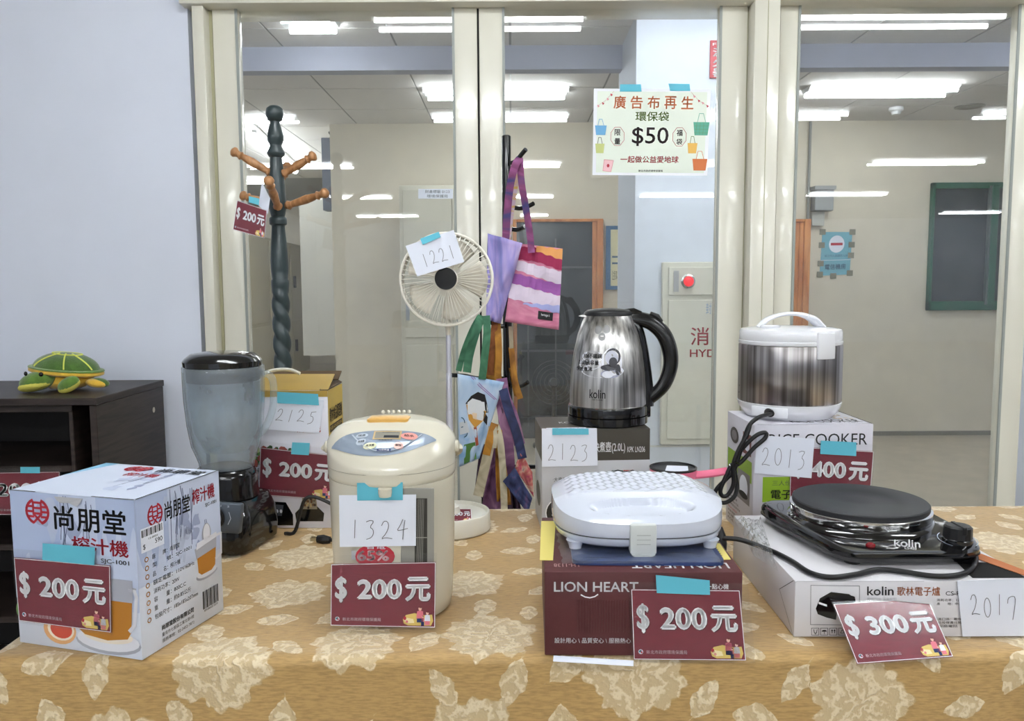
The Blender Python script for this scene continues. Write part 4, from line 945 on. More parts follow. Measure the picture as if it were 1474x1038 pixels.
lab = rloft([(.030,.017,.006,T+.272,0),(.030,.017,.006,T+.2795,0),(.027,.014,.005,T+.2812,0)], (pcx-.004, pcy+.002)).build('open_lever', mat('amber_plastic', (226, 176, 92), .3, coat=.4), q)
tag(lab, 'amber lid lever')
MB().lathe([(.0085,T+.188),(.0095,T+.194),(.0095,T+.199)], (P(555.5, 700, 1.065).x, pcy-fl-.011, 0), 20).build('spout', ivory, q)
for i in range(6): MB().ell((pcx-.022+.008*i, pcy+.062, T+.2785), (.003,.003,.003), n=8, m=5).build('vent_rib', ivory, q)
for s_, a_ in ((-1, 0), (1, 0)):
    hx = pcx+s_*(pr_*1.0); zz = P(471, 643, 1.152).z
    MB().lathe([(.009,0),(.009,.004),(.006,.006),(.0001,.006)], (hx, pcy, zz), 18, Matrix.Rotation(s_*PI/2, 4, 'Y')).build('handle_pivot', ivory, q)
hpts = [V((pcx+(pr_+.006)*math.cos(t)*1.0, pcy+(pr_+.006)*math.sin(t)*1.04, P(471,643,1.152).z-.045*math.sin(t))) for t in np.linspace(0, PI, 22)]
MB().tube(hpts, .0035, 8, flat=1.8).build('carry_handle', ivory2, q)
# water level window
Yf = pcy-fl-.0015
gl = [P(577, 812, Yf), P(624.5, 812, Yf), P(624.5, 703, Yf), P(577, 703, Yf)]
slab(gl, .002).build('gauge_frame', mat('warm_grey_plastic', (150,148,140), .35), q, bevel=(.0008,1))
f = Face(gl, 1, .0003); f.rect(.42, 0, .80, .87, mat('dark_gauge', (56,54,50), .15), 1)
for i in range(7): f.line([(.48+.03*i, .0), (.52+.03*i, .86)], .0004, MATS['warm_grey_plastic'], 2)
f.rect(.42,.35,.8,.36, MATS['warm_grey_plastic'], 3); f.build('gauge_window', q)
f = Face([P(506, 815, Yf+.001), P(574, 815, Yf+.001), P(574, 783, Yf+.001), P(506, 783, Yf+.001)], 2, .0003)
f.disc(.5, .45, .42, .55, redp, 1, 18); f.rect(.0, .3, .35, .7, mat('sticker_grey', (176,176,180), .5), 0); f.text('65%', .12, .25, .80, .72, mat('sticker_pink', (226,190,196), .5), 3, bold=.04); f.text('省電', .3, .78, .72, .98, white, 3); f.build('energy_sticker', q)
Ys = Yf-.003
number_slip([P(489, 787.5, Ys), P(598.6, 785.8, Ys), P(599, 712, Ys), P(488, 713, Ys)], '1324', 'number slip reading 1324 taped to the ivory hot water pot', (.11, .17, .93, .52), [P(514.5, 720.4, Ys), P(580, 719.7, Ys), P(580, 694, Ys), P(514, 695, Ys)])
Yq = 1.053
a, b_, c_, d0 = [P(475.7, 900.7, Yq), P(626.4, 903.7, Yq), P(627.3, 809, Yq+.007), P(476.6, 812, Yq+.007)]
price_card([a, b_, c_, d0], '200', 'maroon 200 price card standing in front of the ivory hot water pot', sleeve=(.01, .14))
# ------------------------------------------------------------------ FAN (1221)
wpl = mat('warm_white_plastic', (226, 222, 210), .35, coat=.2); lil = mat('lilac_silver_pole', (196, 196, 206), .3, .3)
FD = 1.52; fc = P(642.6, 402, FD-.03); fr_ = (P(710.5, 402, FD-.03)-fc).length
q = thing('desk_fan', 'white round telescopic desk fan behind the hot water pot', 'fan', (P(647, 745, FD).x, FD, T))
ax = V((.0, -1, .06)).normalized(); MF = ax.to_track_quat('Z', 'Y').to_matrix().to_4x4(); MF.translation = fc
def loc(x_, y_, z_): return MF @ V((x_, y_, z_))
ux = (MF.to_3x3() @ V((1,0,0)))
def ringpts(r_, z_, n=48): return [loc(r_*math.cos(2*PI*j/n), r_*math.sin(2*PI*j/n), z_) for j in range(n+1)]
MB().tube(ringpts(fr_*.975, 0), .0028, 8, cap=False).build('outer_ring', wpl, q); MB().tube(ringpts(fr_*.955, -.022), .0024, 8, cap=False).build('back_ring', wpl, q)
MB().lathe([(fr_*.965,-.022),(fr_*.985,-.012),(fr_*.985,0),(fr_*.955,0),(fr_*.955,-.022)], fc, 48, MF.to_3x3().to_4x4(), cap=False).build('rim_band', wpl, q)
for j in range(56):
    a = 2*PI*j/56
    pts = [loc(r_*math.cos(a), r_*math.sin(a), z_) for r_, z_ in ((fr_*.22, .012), (fr_*.55, .012), (fr_*.85, .008), (fr_*.97, 0))]
    if j == 0:
        me0 = None
    MB().tube(pts, .0009, 4).build('guard_wire', wpl, q, smooth=0)
for j in range(28):
    a = 2*PI*(j+.5)/28
    MB().tube([loc(r_*math.cos(a), r_*math.sin(a), z_) for r_, z_ in ((fr_*.3, -.030), (fr_*.8, -.030), (fr_*.96, -.022))], .0007, 4).build('rear_wire', wpl, q, smooth=0)
MB().lathe([(fr_*.25, .008), (fr_*.25, .013), (fr_*.23, .0145)], fc, 32, MF.to_3x3().to_4x4()).build('hub_ring', wpl, q)
hb = MB().lathe([(fr_*.235,.0145),(fr_*.23,.0165),(.0001,.0165)], fc, 32, MF.to_3x3().to_4x4()).build('hub_cap', gblk, q); tag(hb, 'glossy black hub cap')
MB().lathe([(fr_*.34,-.05),(fr_*.36,-.032),(fr_*.2,-.03),(fr_*.2,-.005),(.001,0)], fc, 24, MF.to_3x3().to_4x4()).build('motor', wpl, q)
for b0 in range(5):
    def bl(u, v, b0=b0):
        a = 2*PI*b0/5 + (u-.5)*(.85+.15*v); r_ = fr_*(.2+.68*v*(1-.10*(2*u-1)**2)); return loc(r_*math.cos(a), r_*math.sin(a), -.012+.012*(u-.5)*2)
    MB().grid(bl, 8, 6).build('blade', mat('translucent_cream_blade', (228, 222, 208), .35), q, solid=.0012)
pxm = P(647, 600, FD).x
for y0, y1, r_ in ((480, 537, .0048), (537, 591, .0056), (591, 722, .0064)):
    z0, z1 = P(647, y1, FD).z, P(647, y0, FD).z; MB().lathe([(r_, z0), (r_, z1-.002), (r_*.9, z1)], (pxm, FD, 0), 16).build('pole_section', lil, q)
MB().tube([V((pxm, FD, P(647, 482, FD).z)), V((pxm, FD-.002, P(647, 462, FD).z)), loc(0, -fr_*.55, -.036), loc(0, -.01, -.045)], .0055, 10).build('neck', wpl, q)
MB().lathe([(.074,T+.0008),(.0765,T+.003),(.0765,T+.033),(.0745,T+.036),(.071,T+.036),(.069,T+.030),(.02,T+.029),(.016,T+.045),(.008,T+.05)], (pxm, FD, 0), 64).build('base', wpl, q, smooth=40)
Y1 = FD-.055
n_ = number_slip([P(600.5, 398, 1.462), P(668.4, 377, 1.462), P(653, 331, 1.470), P(583.7, 354, 1.470)], '1221', 'number slip reading 1221 taped onto the round white fan', (.18, .22, .92, .62), [P(608.6, 352.5, 1.4675), P(634.6, 341.3, 1.4675), P(631.7, 333.7, 1.469), P(604.8, 343.9, 1.469)])
cz = T+.0315
price_card([PZ(640, 752, cz), PZ(679, 750, cz), PZ(678, 733, cz+.002), PZ(640, 733, cz+.002)], '200', 'small maroon card lying on the white base of the fan', sleeve=None)
# ------------------------------------------------------------------ KETTLE BOX AND KETTLE (2123)
def boxfrom(a, b, depth, h):      # a, b: front top corners in 3D
    U = (b-a); U.z = 0; w_ = U.length; r_ = math.atan2(U.y, U.x); return boxpts(a.x, a.y, r_, w_, depth, h)
kb = boxfrom(PZ(780, 619.5, T+.199), PZ(935.7, 617, T+.199), .150, .199)
lgray = mat('light_grey_carton', (196, 198, 204), .4, var=.02, vscale=10)
q = carton('kettle_box', 'grey and dark olive kettle box under the steel kettle', 'box', kb, lgray)
f = Face(side(kb, 'f'), 1); olive = mat('dark_olive_print', (72, 68, 60), .4)
f.rect(0, .70, 1, 1, olive, 0); f.text('快煮壺(2.0L)', .475, .765, .77, .88, lettering_white, 2, bold=.015); f.text('KPK LN206', .79, .775, .955, .83, lettering_white, 2, bold=.01)
for k, t in enumerate(['·大廣口設計，好清洗加水角度省力。', '·全不鏽鋼壺身，與食品接觸之材質為304不鏽鋼。', '·無線電茶壺底座，360度旋轉。', '·自動斷電設計，壺嘴隔熱防燙裝置。']):
    f.text(t, .10, .50-.085*k, [.72, .86, .60, .66][k], .545-.085*k, ink, 2)
f.disc(.16, .20, .13, .14, mat('print_dark_disc', (48,46,44), .4), 1); f.ring(.16, .20, .125, .135, .002, lettering_white, 2)
for k, t in enumerate(['360° KITCHEN', '304 stainless steel', 'cordless 2.0L']): f.text(t, .09, .25-.04*k, .24, .275-.04*k, lettering_white, 3)
f.disc(.14, .09, .05, .03, gblk, 3); f.build('front_print', q)
f = Face(side(kb, 'l'), 1); f.rect(0, .70, 1, 1, olive, 0); f.disc(.5,.3,.3,.12,olive,1); f.build('side_print', q)
f = Face(side(kb, 't'), 1); f.rect(0, 0, 1, 1, olive, 0); f.rect(.05, .02, .42, .15, white, 1); f.rect(.12,.05,.16,.12,navy,2); f.text('商品標示 合格', .18,.04,.40,.12, navy, 2); f.text('KOLIN 歌林', .2,.45,.6,.6, lettering_white, 2); f.build('top_print', q)
nn = Face(side(kb, 'f')).n; oo = kb[4]
number_slip(onf(oo, nn, .003, [(780, 671.4), (860, 670), (858.8, 616), (779.7, 616.5)]), '2123', 'number slip reading 2123 taped to the kettle box', (.08, .16, .88, .58), onf(oo, nn, .0035, [(794.7, 625.5), (847, 625), (846.7, 616.5), (794.7, 615.7)]))
KD = 1.575
ss = mat('brushed_stainless', (206, 206, 206), .3, metal=1, aniso=.85, bump=.0)
nt = ss.node_tree; b_ = nt.nodes['Principled BSDF']
tg = nt.nodes.new('ShaderNodeTangent'); tg.direction_type = 'RADIAL'; tg.axis = 'Z'; nt.links.new(tg.outputs[0], b_.inputs['Tangent'])
tc_ = nt.nodes.new('ShaderNodeTexCoord'); mp_ = nt.nodes.new('ShaderNodeMapping'); mp_.inputs['Scale'].default_value = (90, 90, .6); nz = nt.nodes.new('ShaderNodeTexNoise'); nz.inputs['Scale'].default_value = 1.2; nz.inputs['Detail'].default_value = 3
rr_ = nt.nodes.new('ShaderNodeValToRGB'); rr_.color_ramp.elements[0].color = lin((120,118,116))+(1,); rr_.color_ramp.elements[1].color = lin((222,220,218))+(1,); rr_.color_ramp.elements[0].position = .3; rr_.color_ramp.elements[1].position = .62  # vertical light and dark bands painted in as reflections of the surroundings
nt.links.new(tc_.outputs['Object'], mp_.inputs[0]); nt.links.new(mp_.outputs[0], nz.inputs['Vector']); nt.links.new(nz.outputs['Fac'], rr_.inputs[0]); nt.links.new(rr_.outputs[0], b_.inputs['Base Color'])
q = thing('electric_kettle', 'stainless steel electric kettle with black handle on the kettle box', 'kettle', (P(875, 612, KD).x, KD, T+.199))
kpr, c = at(875, [(54.5, 580), (54.2, 560), (52.8, 535), (49, 505), (43.5, 480), (37, 462), (33, 453)], KD, 520)
c = (P(874.5, 600, KD).x, KD, 0)
zoff = (T+.1995) - P(874, 606, KD).z
kpr = [(r_, z_+zoff) for r_, z_ in kpr]
MB().lathe(kpr, c, 72).build('steel_body', ss, q, smooth=60)
r0, z0 = kpr[0]; zb = T+.1995
MB().lathe([(r0*1.0, z0), (r0*1.035, z0-.001), (r0*1.045, z0-.004), (r0*1.04, zb+.018)][::-1], c, 64).build('body_base', gblk, q, smooth=40)
MB().lathe([(r0*1.02, zb), (r0*1.05, zb+.002), (r0*1.05, zb+.016), (r0*1.0, zb+.0175)], c, 64).build('power_base', gblk, q, smooth=40)
MB().lathe([(r0*1.012, z0-.0008), (r0*1.02, z0+.0008), (r0*.995, z0+.0016)], c, 64, cap=False).build('base_ring', mat('bright_ring', (210,208,204), .15, 1), q)
r1, z1 = kpr[-1]
MB().lathe([(r1*1.0, z1), (r1*1.05, z1+.001), (r1*1.04, z1+.006), (r1*.9, z1+.011), (r1*.3, z1+.0145), (.0001, z1+.0148)], c, 56).build('lid', MATS['satin_black_plastic'], q, smooth=50)
MB().loft([[V((c[0]-r1*.75, KD-.012, z1-.006)), V((c[0]-r1*.75, KD+.012, z1-.006)), V((c[0]-r1*.7, KD+.011, z1-.001)), V((c[0]-r1*.7, KD-.011, z1-.001))], [V((c[0]-r1*1.28, KD-.006, z1-.001)), V((c[0]-r1*1.28, KD+.006, z1-.001)), V((c[0]-r1*1.1, KD+.008, z1+.0015)), V((c[0]-r1*1.1, KD-.008, z1+.0015))]]).build('spout', ss, q)
K2 = KD
def kp(x_, y_): v_ = P(x_, y_, K2); v_.z += zoff; return v_
outer = [kp(*p_) for p_ in ((893, 449), (915, 447), (938, 452), (958, 468), (971, 492), (975, 520), (968, 550), (952, 570), (934, 583))]
path = catmull([kp(898, 458), kp(918, 458), kp(938, 464), kp(955, 480), kp(964, 503), kp(965, 527), (kp(956, 552)), kp(941, 568), kp(925, 579)], 5)
nP = len(path); MB().tube(path, [.0150 + .003*math.sin(PI*i/(nP-1)) - .002*(i/(nP-1)) for i in range(nP)], 14, flat=.85).build('handle', mat('kettle_handle_black', (12,12,13), .26, coat=.2), q, smooth=60)
path = catmull([kp(902, 457), kp(915, 472), kp(922, 495), kp(927, 525), kp(930, 555), kp(930, 583)], 5)
nP = len(path); MB().tube(path, [.0155-.002*math.sin(PI*i/(nP-1)) for i in range(nP)], 12, flat=1.0).build('handle_mount', gblk, q, smooth=60)
MB().tube([kp(936, 450), kp(946, 455), kp(953, 462)], [.004, .006, .003], 8).build('lid_button', sblk, q)
MB().tube([kp(899, 449), kp(911, 449), kp(922, 452)], [.006, .008, .006], 10, flat=1.4).build('hinge', gblk, q)
MB().box((c[0]+r0*.86, KD-.012, zb+.01), (c[0]+r0*1.12, KD+.012, z0+.002)).build('mount_foot', gblk, q, bevel=(.003,2))
def kfn(u, v, h):      # u: angle about the kettle in radians from the front, v: height
    z_ = v; rr2 = np.interp(z_, [p_[1] for p_ in kpr], [p_[0] for p_ in kpr]) + h
    return V((c[0]+rr2*math.sin(u), KD-rr2*math.cos(u), z_))
f = Face(None, 2, .0002, kfn)
def kuv(x_, y_):
    z_ = kp(x_, y_).z - .0; r_ = np.interp(z_, [p_[1] for p_ in kpr], [p_[0] for p_ in kpr]); xx = P(x_, y_, KD-r_*.9).x-c[0]; 
    z2 = P(x_, y_, KD-r_*.95).z + zoff; return math.asin(max(-1, min(1, xx/r_))), z2
def ktext(t, x0, y0, x1, y1, m, l=2, b=0):
    a0, b0 = kuv(x0, y1), kuv(x1, y0); f.text(t, a0[0], a0[1], b0[0], b0[1], m, l, bold=b)
ktext('kolin', 849, 560, 871, 573, ink, 2, .01); ktext('歌林 生活家電', 853, 573.5, 867, 576, ink)
stk = mat('silver_sticker', (226,228,236), .75)
def kdisc(x_, y_, rx, ry, m, l):
    u_, v_ = kuv(x_, y_); ru = abs(kuv(x_+rx, y_)[0]-u_); rv = abs(kuv(x_, y_-ry)[1]-v_); f.disc(u_, v_, ru, rv, m, l, 20)
kdisc(865, 533, 33, 10, stk, 0); kdisc(880, 520, 15, 20, stk, 0); kdisc(852, 513, 16, 8, stk, 0); kdisc(848, 524, 17, 8, stk, 0)
kdisc(882, 512, 11, 12, mat('print_dk', (60,60,66), .4), 1); kdisc(880, 514, 9.5, 10.5, mat('print_silver', (190,192,206), .3), 2); kdisc(882, 520, 6, 7, MATS['print_dk'], 3); kdisc(876, 528, 12, 4.5, MATS['print_dk'], 3)
kdisc(878, 537, 14, 6, mat('print_steel', (160,162,184), .3), 2); kdisc(889, 531, 4, 8, MATS['print_dk'], 2); kdisc(874, 538, 8, 5, stk, 3)
ktext('304不鏽鋼', 841, 508, 866, 515.5, ink, 4, .02); ktext('2.0超大容量', 835, 518, 862, 525, ink, 4, .02); ktext('快速煮沸', 832, 528, 853, 534.5, ink, 4, .02)
em = mat('etched_emblem', (150,150,150), .5, .6)
for x_, y_ in ((861, 474), (873, 473), (866, 484)): kdisc(x_, y_, 5, 6, em, 0)
kdisc(859, 591, 3.2, 3, mat('dull_red_indicator', (120,60,56), .4), 9)
f.build('lettering_and_sticker', q)
# ------------------------------------------------------------------ COOKER BOX AND COOKER (2013)
ckb = boxfrom(PZ(1086, 612, T+.22), PZ(1257.5, 610.4, T+.22), .165, .22)
q = carton('cooker_box', 'white and green rice cooker box under the rice cooker', 'box', ckb, mat('white_carton_lilac', (206, 204, 214), .4, var=.02, vscale=10))
f = Face(side(ckb, 'f'), 1); grn = mat('lime_green_print', (140, 176, 44), .45)
f.text('RICE COOKER', .125, .83, .95, .925, ink, 2); f.rect(.08, .36, .47, .57, grn, 1); f.text('電子鍋', .15, .385, .42, .465, ink, 2, bold=.02); f.text('三人份|0.6L', .16, .49, .43, .54, mat('grey_ink',(90,100,70),.6), 2)
f.rect(.08, .0, .62, .34, mat('white_field', (224,222,228), .45), 0)
for k, t in enumerate(['簡單煮·輕鬆吃~', '煮出好米', '保溫功能']): f.text(t, .15, .26-.06*k, [.42,.32,.32][k], .295-.06*k, ink, 2)
f.build('front_print', q)
f = Face(side(ckb, 'l'), 1); f.rect(.05, .50, .95, .68, grn, 1)
f.rect(.45,.30,.9,.56, mat('photo_grey', (120,116,120), .4), 2); f.disc(.68,.43,.15,.1,white,3); f.disc(.68,.36,.16,.03,ink,4); f.disc(.3,.82,.16,.07,mat('photo_dark',(60,54,54),.4),2); f.disc(.3,.82,.10,.045,MATS['photo_grey'],3); f.rect(.62,.72,.92,.90,mat('photo_red',(110,56,54),.5),2); f.disc(.77,.8,.1,.05,white,3)
for k in range(7): f.text(['內鍋不沾塗層','Rice cooker 0.6L','一鍵煮飯自動保溫','Non-stick','原廠保固一年','台灣製造','KOLIN'][k], .1, .25-.035*k, .45+.06*(k % 3), .27-.035*k, ink if k != 3 else redp, 2)
f.build('side_print', q)
f = Face(side(ckb, 't'), 1); f.text('RICE COOKER', .35, .1, .95, .3, ink, 2); f.line([(.03,.01),(.97,.01)], .0018, MATS['carton_slit'], 2); f.line([(.99,.02),(.99,.9)], .0018, MATS['carton_slit'], 2)
r2 = random.Random(9)
for i in range(16): f.disc(.75+.2*r2.random(), .3+.6*r2.random(), .02, .03, [mat('tan_spot',(190,160,130),.6), mat('beige_spot',(216,202,186),.6)][i % 2], 2, 7)
f.build('top_print', q)
nn = Face(side(ckb, 'f')).n; oo = ckb[4]
number_slip(onf(oo, nn, .005, [(1084.8, 680.4), (1166.5, 687.5), (1171, 631), (1088.5, 625.8)]), '2013', 'number slip reading 2013 on the rice cooker box', (.08, .22, .92, .68))
price_card(onf(oo, nn, .002, [(1136, 716), (1251, 722), (1257, 649.6), (1138, 642)]), '400', 'maroon 400 price card taped to the rice cooker box', onf(oo, nn, .003, [(1179, 652.7), (1230.6, 655.7), (1231, 636), (1180, 633.5)]))
CD = 1.525; zb = T+.2206
wgl = mat('white_gloss_plastic', (232, 233, 238), .18, coat=.5)
q = thing('rice_cooker', 'white and brushed steel rice cooker on its box at the right', 'rice cooker', (P(1136, 600, CD).x, CD, zb))
ccx = P(1136, 540, CD).x; R_ = (P(1207, 540, CD)-P(1136, 540, CD)).length
zs_ = P(1136, 586, CD-R_).z; zt_ = P(1136, 500, CD-R_).z
dss = mat('dark_brushed_steel', (120, 116, 114), .3, metal=1, aniso=.8)
nt = dss.node_tree; b_ = nt.nodes['Principled BSDF']
for s_, d_ in (('TANGENT', 1),):
    tg = nt.nodes.new('ShaderNodeTangent'); tg.direction_type = 'RADIAL'; tg.axis = 'Z'; nt.links.new(tg.outputs[0], b_.inputs['Tangent'])
tc_ = nt.nodes.new('ShaderNodeTexCoord'); mp_ = nt.nodes.new('ShaderNodeMapping'); mp_.inputs['Scale'].default_value = (70, 70, .4); nz = nt.nodes.new('ShaderNodeTexNoise'); nz.inputs['Scale'].default_value = 1.1; nz.inputs['Detail'].default_value = 4
rr_ = nt.nodes.new('ShaderNodeValToRGB'); rr_.color_ramp.elements[0].color = lin((92,86,84))+(1,); rr_.color_ramp.elements[1].color = lin((200,196,196))+(1,); rr_.color_ramp.elements[0].position = .3; rr_.color_ramp.elements[1].position = .68  # streaks in the steel colour imitate mirrored light and dark
nt.links.new(tc_.outputs['Object'], mp_.inputs[0]); nt.links.new(mp_.outputs[0], nz.inputs['Vector']); nt.links.new(nz.outputs['Fac'], rr_.inputs[0]); nt.links.new(rr_.outputs[0], b_.inputs['Base Color'])
MB().lathe([(R_*.985, zs_), (R_, zs_+.002), (R_*1.0, zt_-.002), (R_*.99, zt_)], (ccx, CD, 0), 72).build('steel_body', dss, q, smooth=50)
MB().lathe([(R_*.84, zb), (R_*.86, zb+.003), (R_*.93, zb+.010), (R_*.99, zb+.020), (R_*1.005, zs_-.001), (R_*.98, zs_)], (ccx, CD, 0), 72).build('white_base', wgl, q, smooth=50)
zl = P(1136, 474, CD).z
MB().lathe([(R_*.99, zt_+.0005), (R_*1.0, zt_+.002), (R_*1.0, zt_+.007), (R_*.985, zt_+.008), (R_*.99, zt_+.009), (R_*.985, zl-.003), (R_*.96, zl+.001), (R_*.8, zl+.004), (R_*.3, zl+.007), (.0001, zl+.007)], (ccx, CD, 0), 72).build('lid', wgl, q, smooth=35)
def bar(pts, wy, hh, n=6):     # curved bar: width along Y, thickness hh across the path
    p_ = catmull(pts, n); rings = []
    for i, a in enumerate(p_):
        t = (p_[min(i+1, len(p_)-1)]-p_[max(i-1, 0)]).normalized(); u_ = V((0,1,0)); k_ = u_.cross(t).normalized(); h2 = (hh if not hasattr(hh, '__len__') else np.interp(i/(len(p_)-1), np.linspace(0,1,len(hh)), hh))/2
        rings.append([a+u_*(wy/2)*math.cos(s_)*(1 if abs(math.cos(s_)) > .8 else 1.0)+k_*h2*math.sin(s_) for s_ in np.linspace(0, 2*PI, 13)[:-1]])
    return MB().loft(rings)
bar([P(1092, 472, CD), P(1104, 460, CD), P(1124, 453, CD), P(1146, 452, CD), P(1164, 457, CD), P(1180, 470, CD)], .030, [.010,.009,.008,.008,.012,.014]).build('carry_handle', wgl, q, smooth=60)
bar([P(1163, 455, CD-.01), P(1174, 459, CD-.01), P(1186, 471, CD-.01)], .018, .008).build('release_button', wgl, q, smooth=60)
MB().lathe([(.018, zl), (.018, zl+.008), (.015, zl+.010)], (P(1106, 470, CD-.02).x, CD-.03, 0), 24).build('steam_vent', wgl, q)
def cfn(u, v, h): return V((ccx+(R_+h)*math.sin(u), CD-(R_+h)*math.cos(u), v))
def arcplate(n, u0, u1, z0, z1, th, m):
    mb = MB(); k = 8
    mb.loft([[cfn(u0+(u1-u0)*i/k, z0, -.002), cfn(u0+(u1-u0)*i/k, z0, th), cfn(u0+(u1-u0)*i/k, z1, th), cfn(u0+(u1-u0)*i/k, z1, -.002)] for i in range(k+1)])
    return mb.build(n, m, q, bevel=(.0015, 2))
def cu(px): return math.asin(max(-1, min(1, (P(px, 540, CD-.08).x-ccx)/R_)))
arcplate('latch', cu(1171), cu(1199), P(1185, 516, CD-.07).z, zl-.002, .004, wgl)
arcplate('inlet_panel', cu(1092), cu(1133), zb+.006, zs_-.004, .002, wgl)
kk = cfn(cu(1110), P(1110, 596, CD-.09).z+.001, .004)
f = Face(None, 2, .0002, lambda u, v, h: cfn(u, v, h)); u_ = cu(1080)
f.disc(u_, P(1080, 572, 1.45).z, .03, .0032, mat('pale_lamp_ring', (190,190,190), .3), 1); f.disc(u_, P(1080, 572, 1.45).z, .018, .002, sblk, 2); f.disc(u_, P(1080, 562, 1.45).z, .02, .0022, mat('indicator_grey', (110,110,112), .3), 1); f.build('indicator_lamps', q)
# its cord, bundled and hanging in front of the box corner
Dk = 1.395
MB().lathe([(.0075, 0), (.0075, .012), (.006, .018)], kk, 14, Matrix.Rotation(PI/2, 4, 'X')).build('inlet_plug', sblk, q)
ck = [kk+V((0,-.016,0)), P(1092, 601, 1.40), P(1079, 612, Dk), P(1071, 632, Dk), P(1064, 655, Dk), P(1056, 678, Dk), P(1045, 690, Dk), P(1031, 705, Dk), P(1029, 718, Dk), P(1042, 724, Dk), P(1056, 716, Dk), P(1061, 700, Dk+.01), P(1058, 680, Dk+.01), P(1059, 660, Dk+.01), P(1074, 640, Dk), P(1090, 626, Dk), P(1102, 623, Dk), P(1101, 631, Dk), P(1085, 645, Dk), P(1068, 664, Dk), P(1056, 672, Dk)]
MB().tube(catmull(ck, 6), .0038, 8).build('cord', sblk, q, smooth=60)
ck = [P(1053, 668, Dk-.008), P(1043, 690, Dk-.008), P(1037, 706, Dk-.008), P(1040, 714, Dk-.008), P(1048, 712, Dk-.008), P(1056, 696, Dk-.008), P(1055, 672, Dk-.008), P(1062, 650, Dk-.008), P(1075, 626, Dk-.008), P(1080, 610, Dk-.006)]
MB().tube(catmull(ck, 6), .0038, 8).build('cord', sblk, q, smooth=60)
MB().tube([P(1051, 669, Dk-.012), P(1059, 665, Dk-.014), P(1064, 668, Dk-.004), P(1058, 672, Dk+.012), P(1051, 669, Dk-.012)], .002, 6).build('twist_tie', gblk, q)
# ------------------------------------------------------------------ SANDWICH MAKER ON ITS BOX
lb = boxpts(.0396, .9813, -.0234, .2491, .2385, .1097)
mar = mat('maroon_carton', (86, 40, 42), .45, var=.08, vscale=40, bump=.15, bscale=120)
nt = mar.node_tree
q = carton('sandwich_maker_box', 'dark maroon carton under the white sandwich maker', 'box', lb, mar)
f = Face(side(lb, 'f'), 1)
f.text('LION HEART', .047, .765, .475, .885, lettering_white, 2, bold=.02); f.line([(.185,.73),(.205,.705),(.23,.695),(.255,.71),(.27,.735)], .0016, lettering_white, 2)
f.text('設計用心 \\ 品質安心 \\ 服務熱心', .05, .15, .44, .215, lettering_white, 2, bold=.01); f.text('三合一點心機', .76, .80, .93, .865, lettering_white, 2)
f.line([(.63,.745),(.96,.745)], .0006, lettering_white, 2); f.build('lettering', q)
# corrugation relief on the front, one ridge each
rg = MB()
for i in range(24):
    u = .17+.33*i/24; a0, b0 = f.pt(u, .28, .5), f.pt(u, .66, .5); rg.tube([a0, b0], .0007, 4)
o = rg.build('corrugation_ridges', mar, q, smooth=0); o['kind'] = 'stuff'
f = Face(side(lb, 't'), 1); M_ = [f.pt(.97,.12), f.pt(.45,.12)]
vs, fs, _ = textmesh('LION HEART', .02)
f.mb.add([f.pt(.95-.5*x_, .14-.09*y_, 2) for x_, y_ in vs], fs, f.mi(lettering_white))
vs, fs, _ = textmesh('LH-1138', 0)
f.mb.add([f.pt(.18-.13*x_, .12-.05*y_, 2) for x_, y_ in vs], fs, f.mi(mat('pale_maroon_ink', (190,150,150), .6))); f.build('top_lettering', q)
zb = T+.1097
nn = Face(side(lb, 'f')).n
a, b_, c_, d0 = PZ(912.3, 949.6, T+.002), PZ(1074, 951, T+.002), P(1064.6, 849.6, .9715), P(908.4, 848, .9765)
a.y = .9705; b_.y = .966
a = P(912.3, 949.6, .9695); b_ = P(1074, 951, .9655)
tq = [P(945, 853, .9745), P(1021.6, 855.6, .971), P(1021, 834.7, .972), P(943.6, 827, .9755)]
price_card([a, b_, c_, d0], '200', 'maroon 200 price card in a clear sleeve on the maroon sandwich maker box', tq, sleeve=(.08, .10))
s0 = [PZ(796, 952, T+.0015), PZ(912, 959, T+.0015), PZ(912, 951, T+.003), PZ(797, 943.5, T+.006)]
o = slab(s0, .0006).build('paper_scrap', white); tag(o, 'white paper scrap poking out from under the maroon carton', 'paper')
# plastic bag with navy booklet, yellow leaflets
o = rloft([(.098,.055,.012,zb+.0004,0),(.098,.055,.012,zb+.006,0)], (P(925, 800, 1.06).x, 1.055), R(-2)).build('navy_booklet', mat('navy_booklet_print', (40, 58, 104), .3, var=.25, vscale=25)); tag(o, 'navy booklet under the white sandwich maker', 'booklet')
def crumple(u, v, x0, x1, y0, y1, z0, amp, seed=0): 
    x_, y_ = x0+(x1-x0)*u, y0+(y1-y0)*v; e_ = min(u, 1-u, v, 1-v)*8; e_ = min(1, e_)
    return V((x_+.004*noise.noise((u*9, v*9, seed)), y_+.004*noise.noise((u*9, v*9, seed+5)), z0+e_*amp*(abs(noise.noise((u*7, v*6, seed+2)))+.5*abs(noise.noise((u*17, v*15, seed+3))))))
crisp = glassmat('crinkled_plastic', (.98,.99,.98), .1, .05)
o = MB().grid(lambda u, v: crumple(u, v, P(808,810,1.01).x, P(1035,810,1.01).x, .993, 1.12, zb+.0063, .004), 60, 30).build('plastic_bag', crisp, smooth=60); tag(o, 'clear crinkled plastic bag around the navy booklet', 'bag')
yl2 = mat('yellow_leaflet', (232, 216, 122), .6)
c4 = [PZ(1052, 804, zb+.0012), PZ(1030, 806, zb+.0012), PZ(1018, 780, zb+.0012), PZ(1040, 778, zb+.0012)]
c4 = [PZ(1022, 806, zb+.0012), PZ(1052, 805, zb+.0012), PZ(1036, 782, zb+.0012), PZ(1008, 782, zb+.0012)]
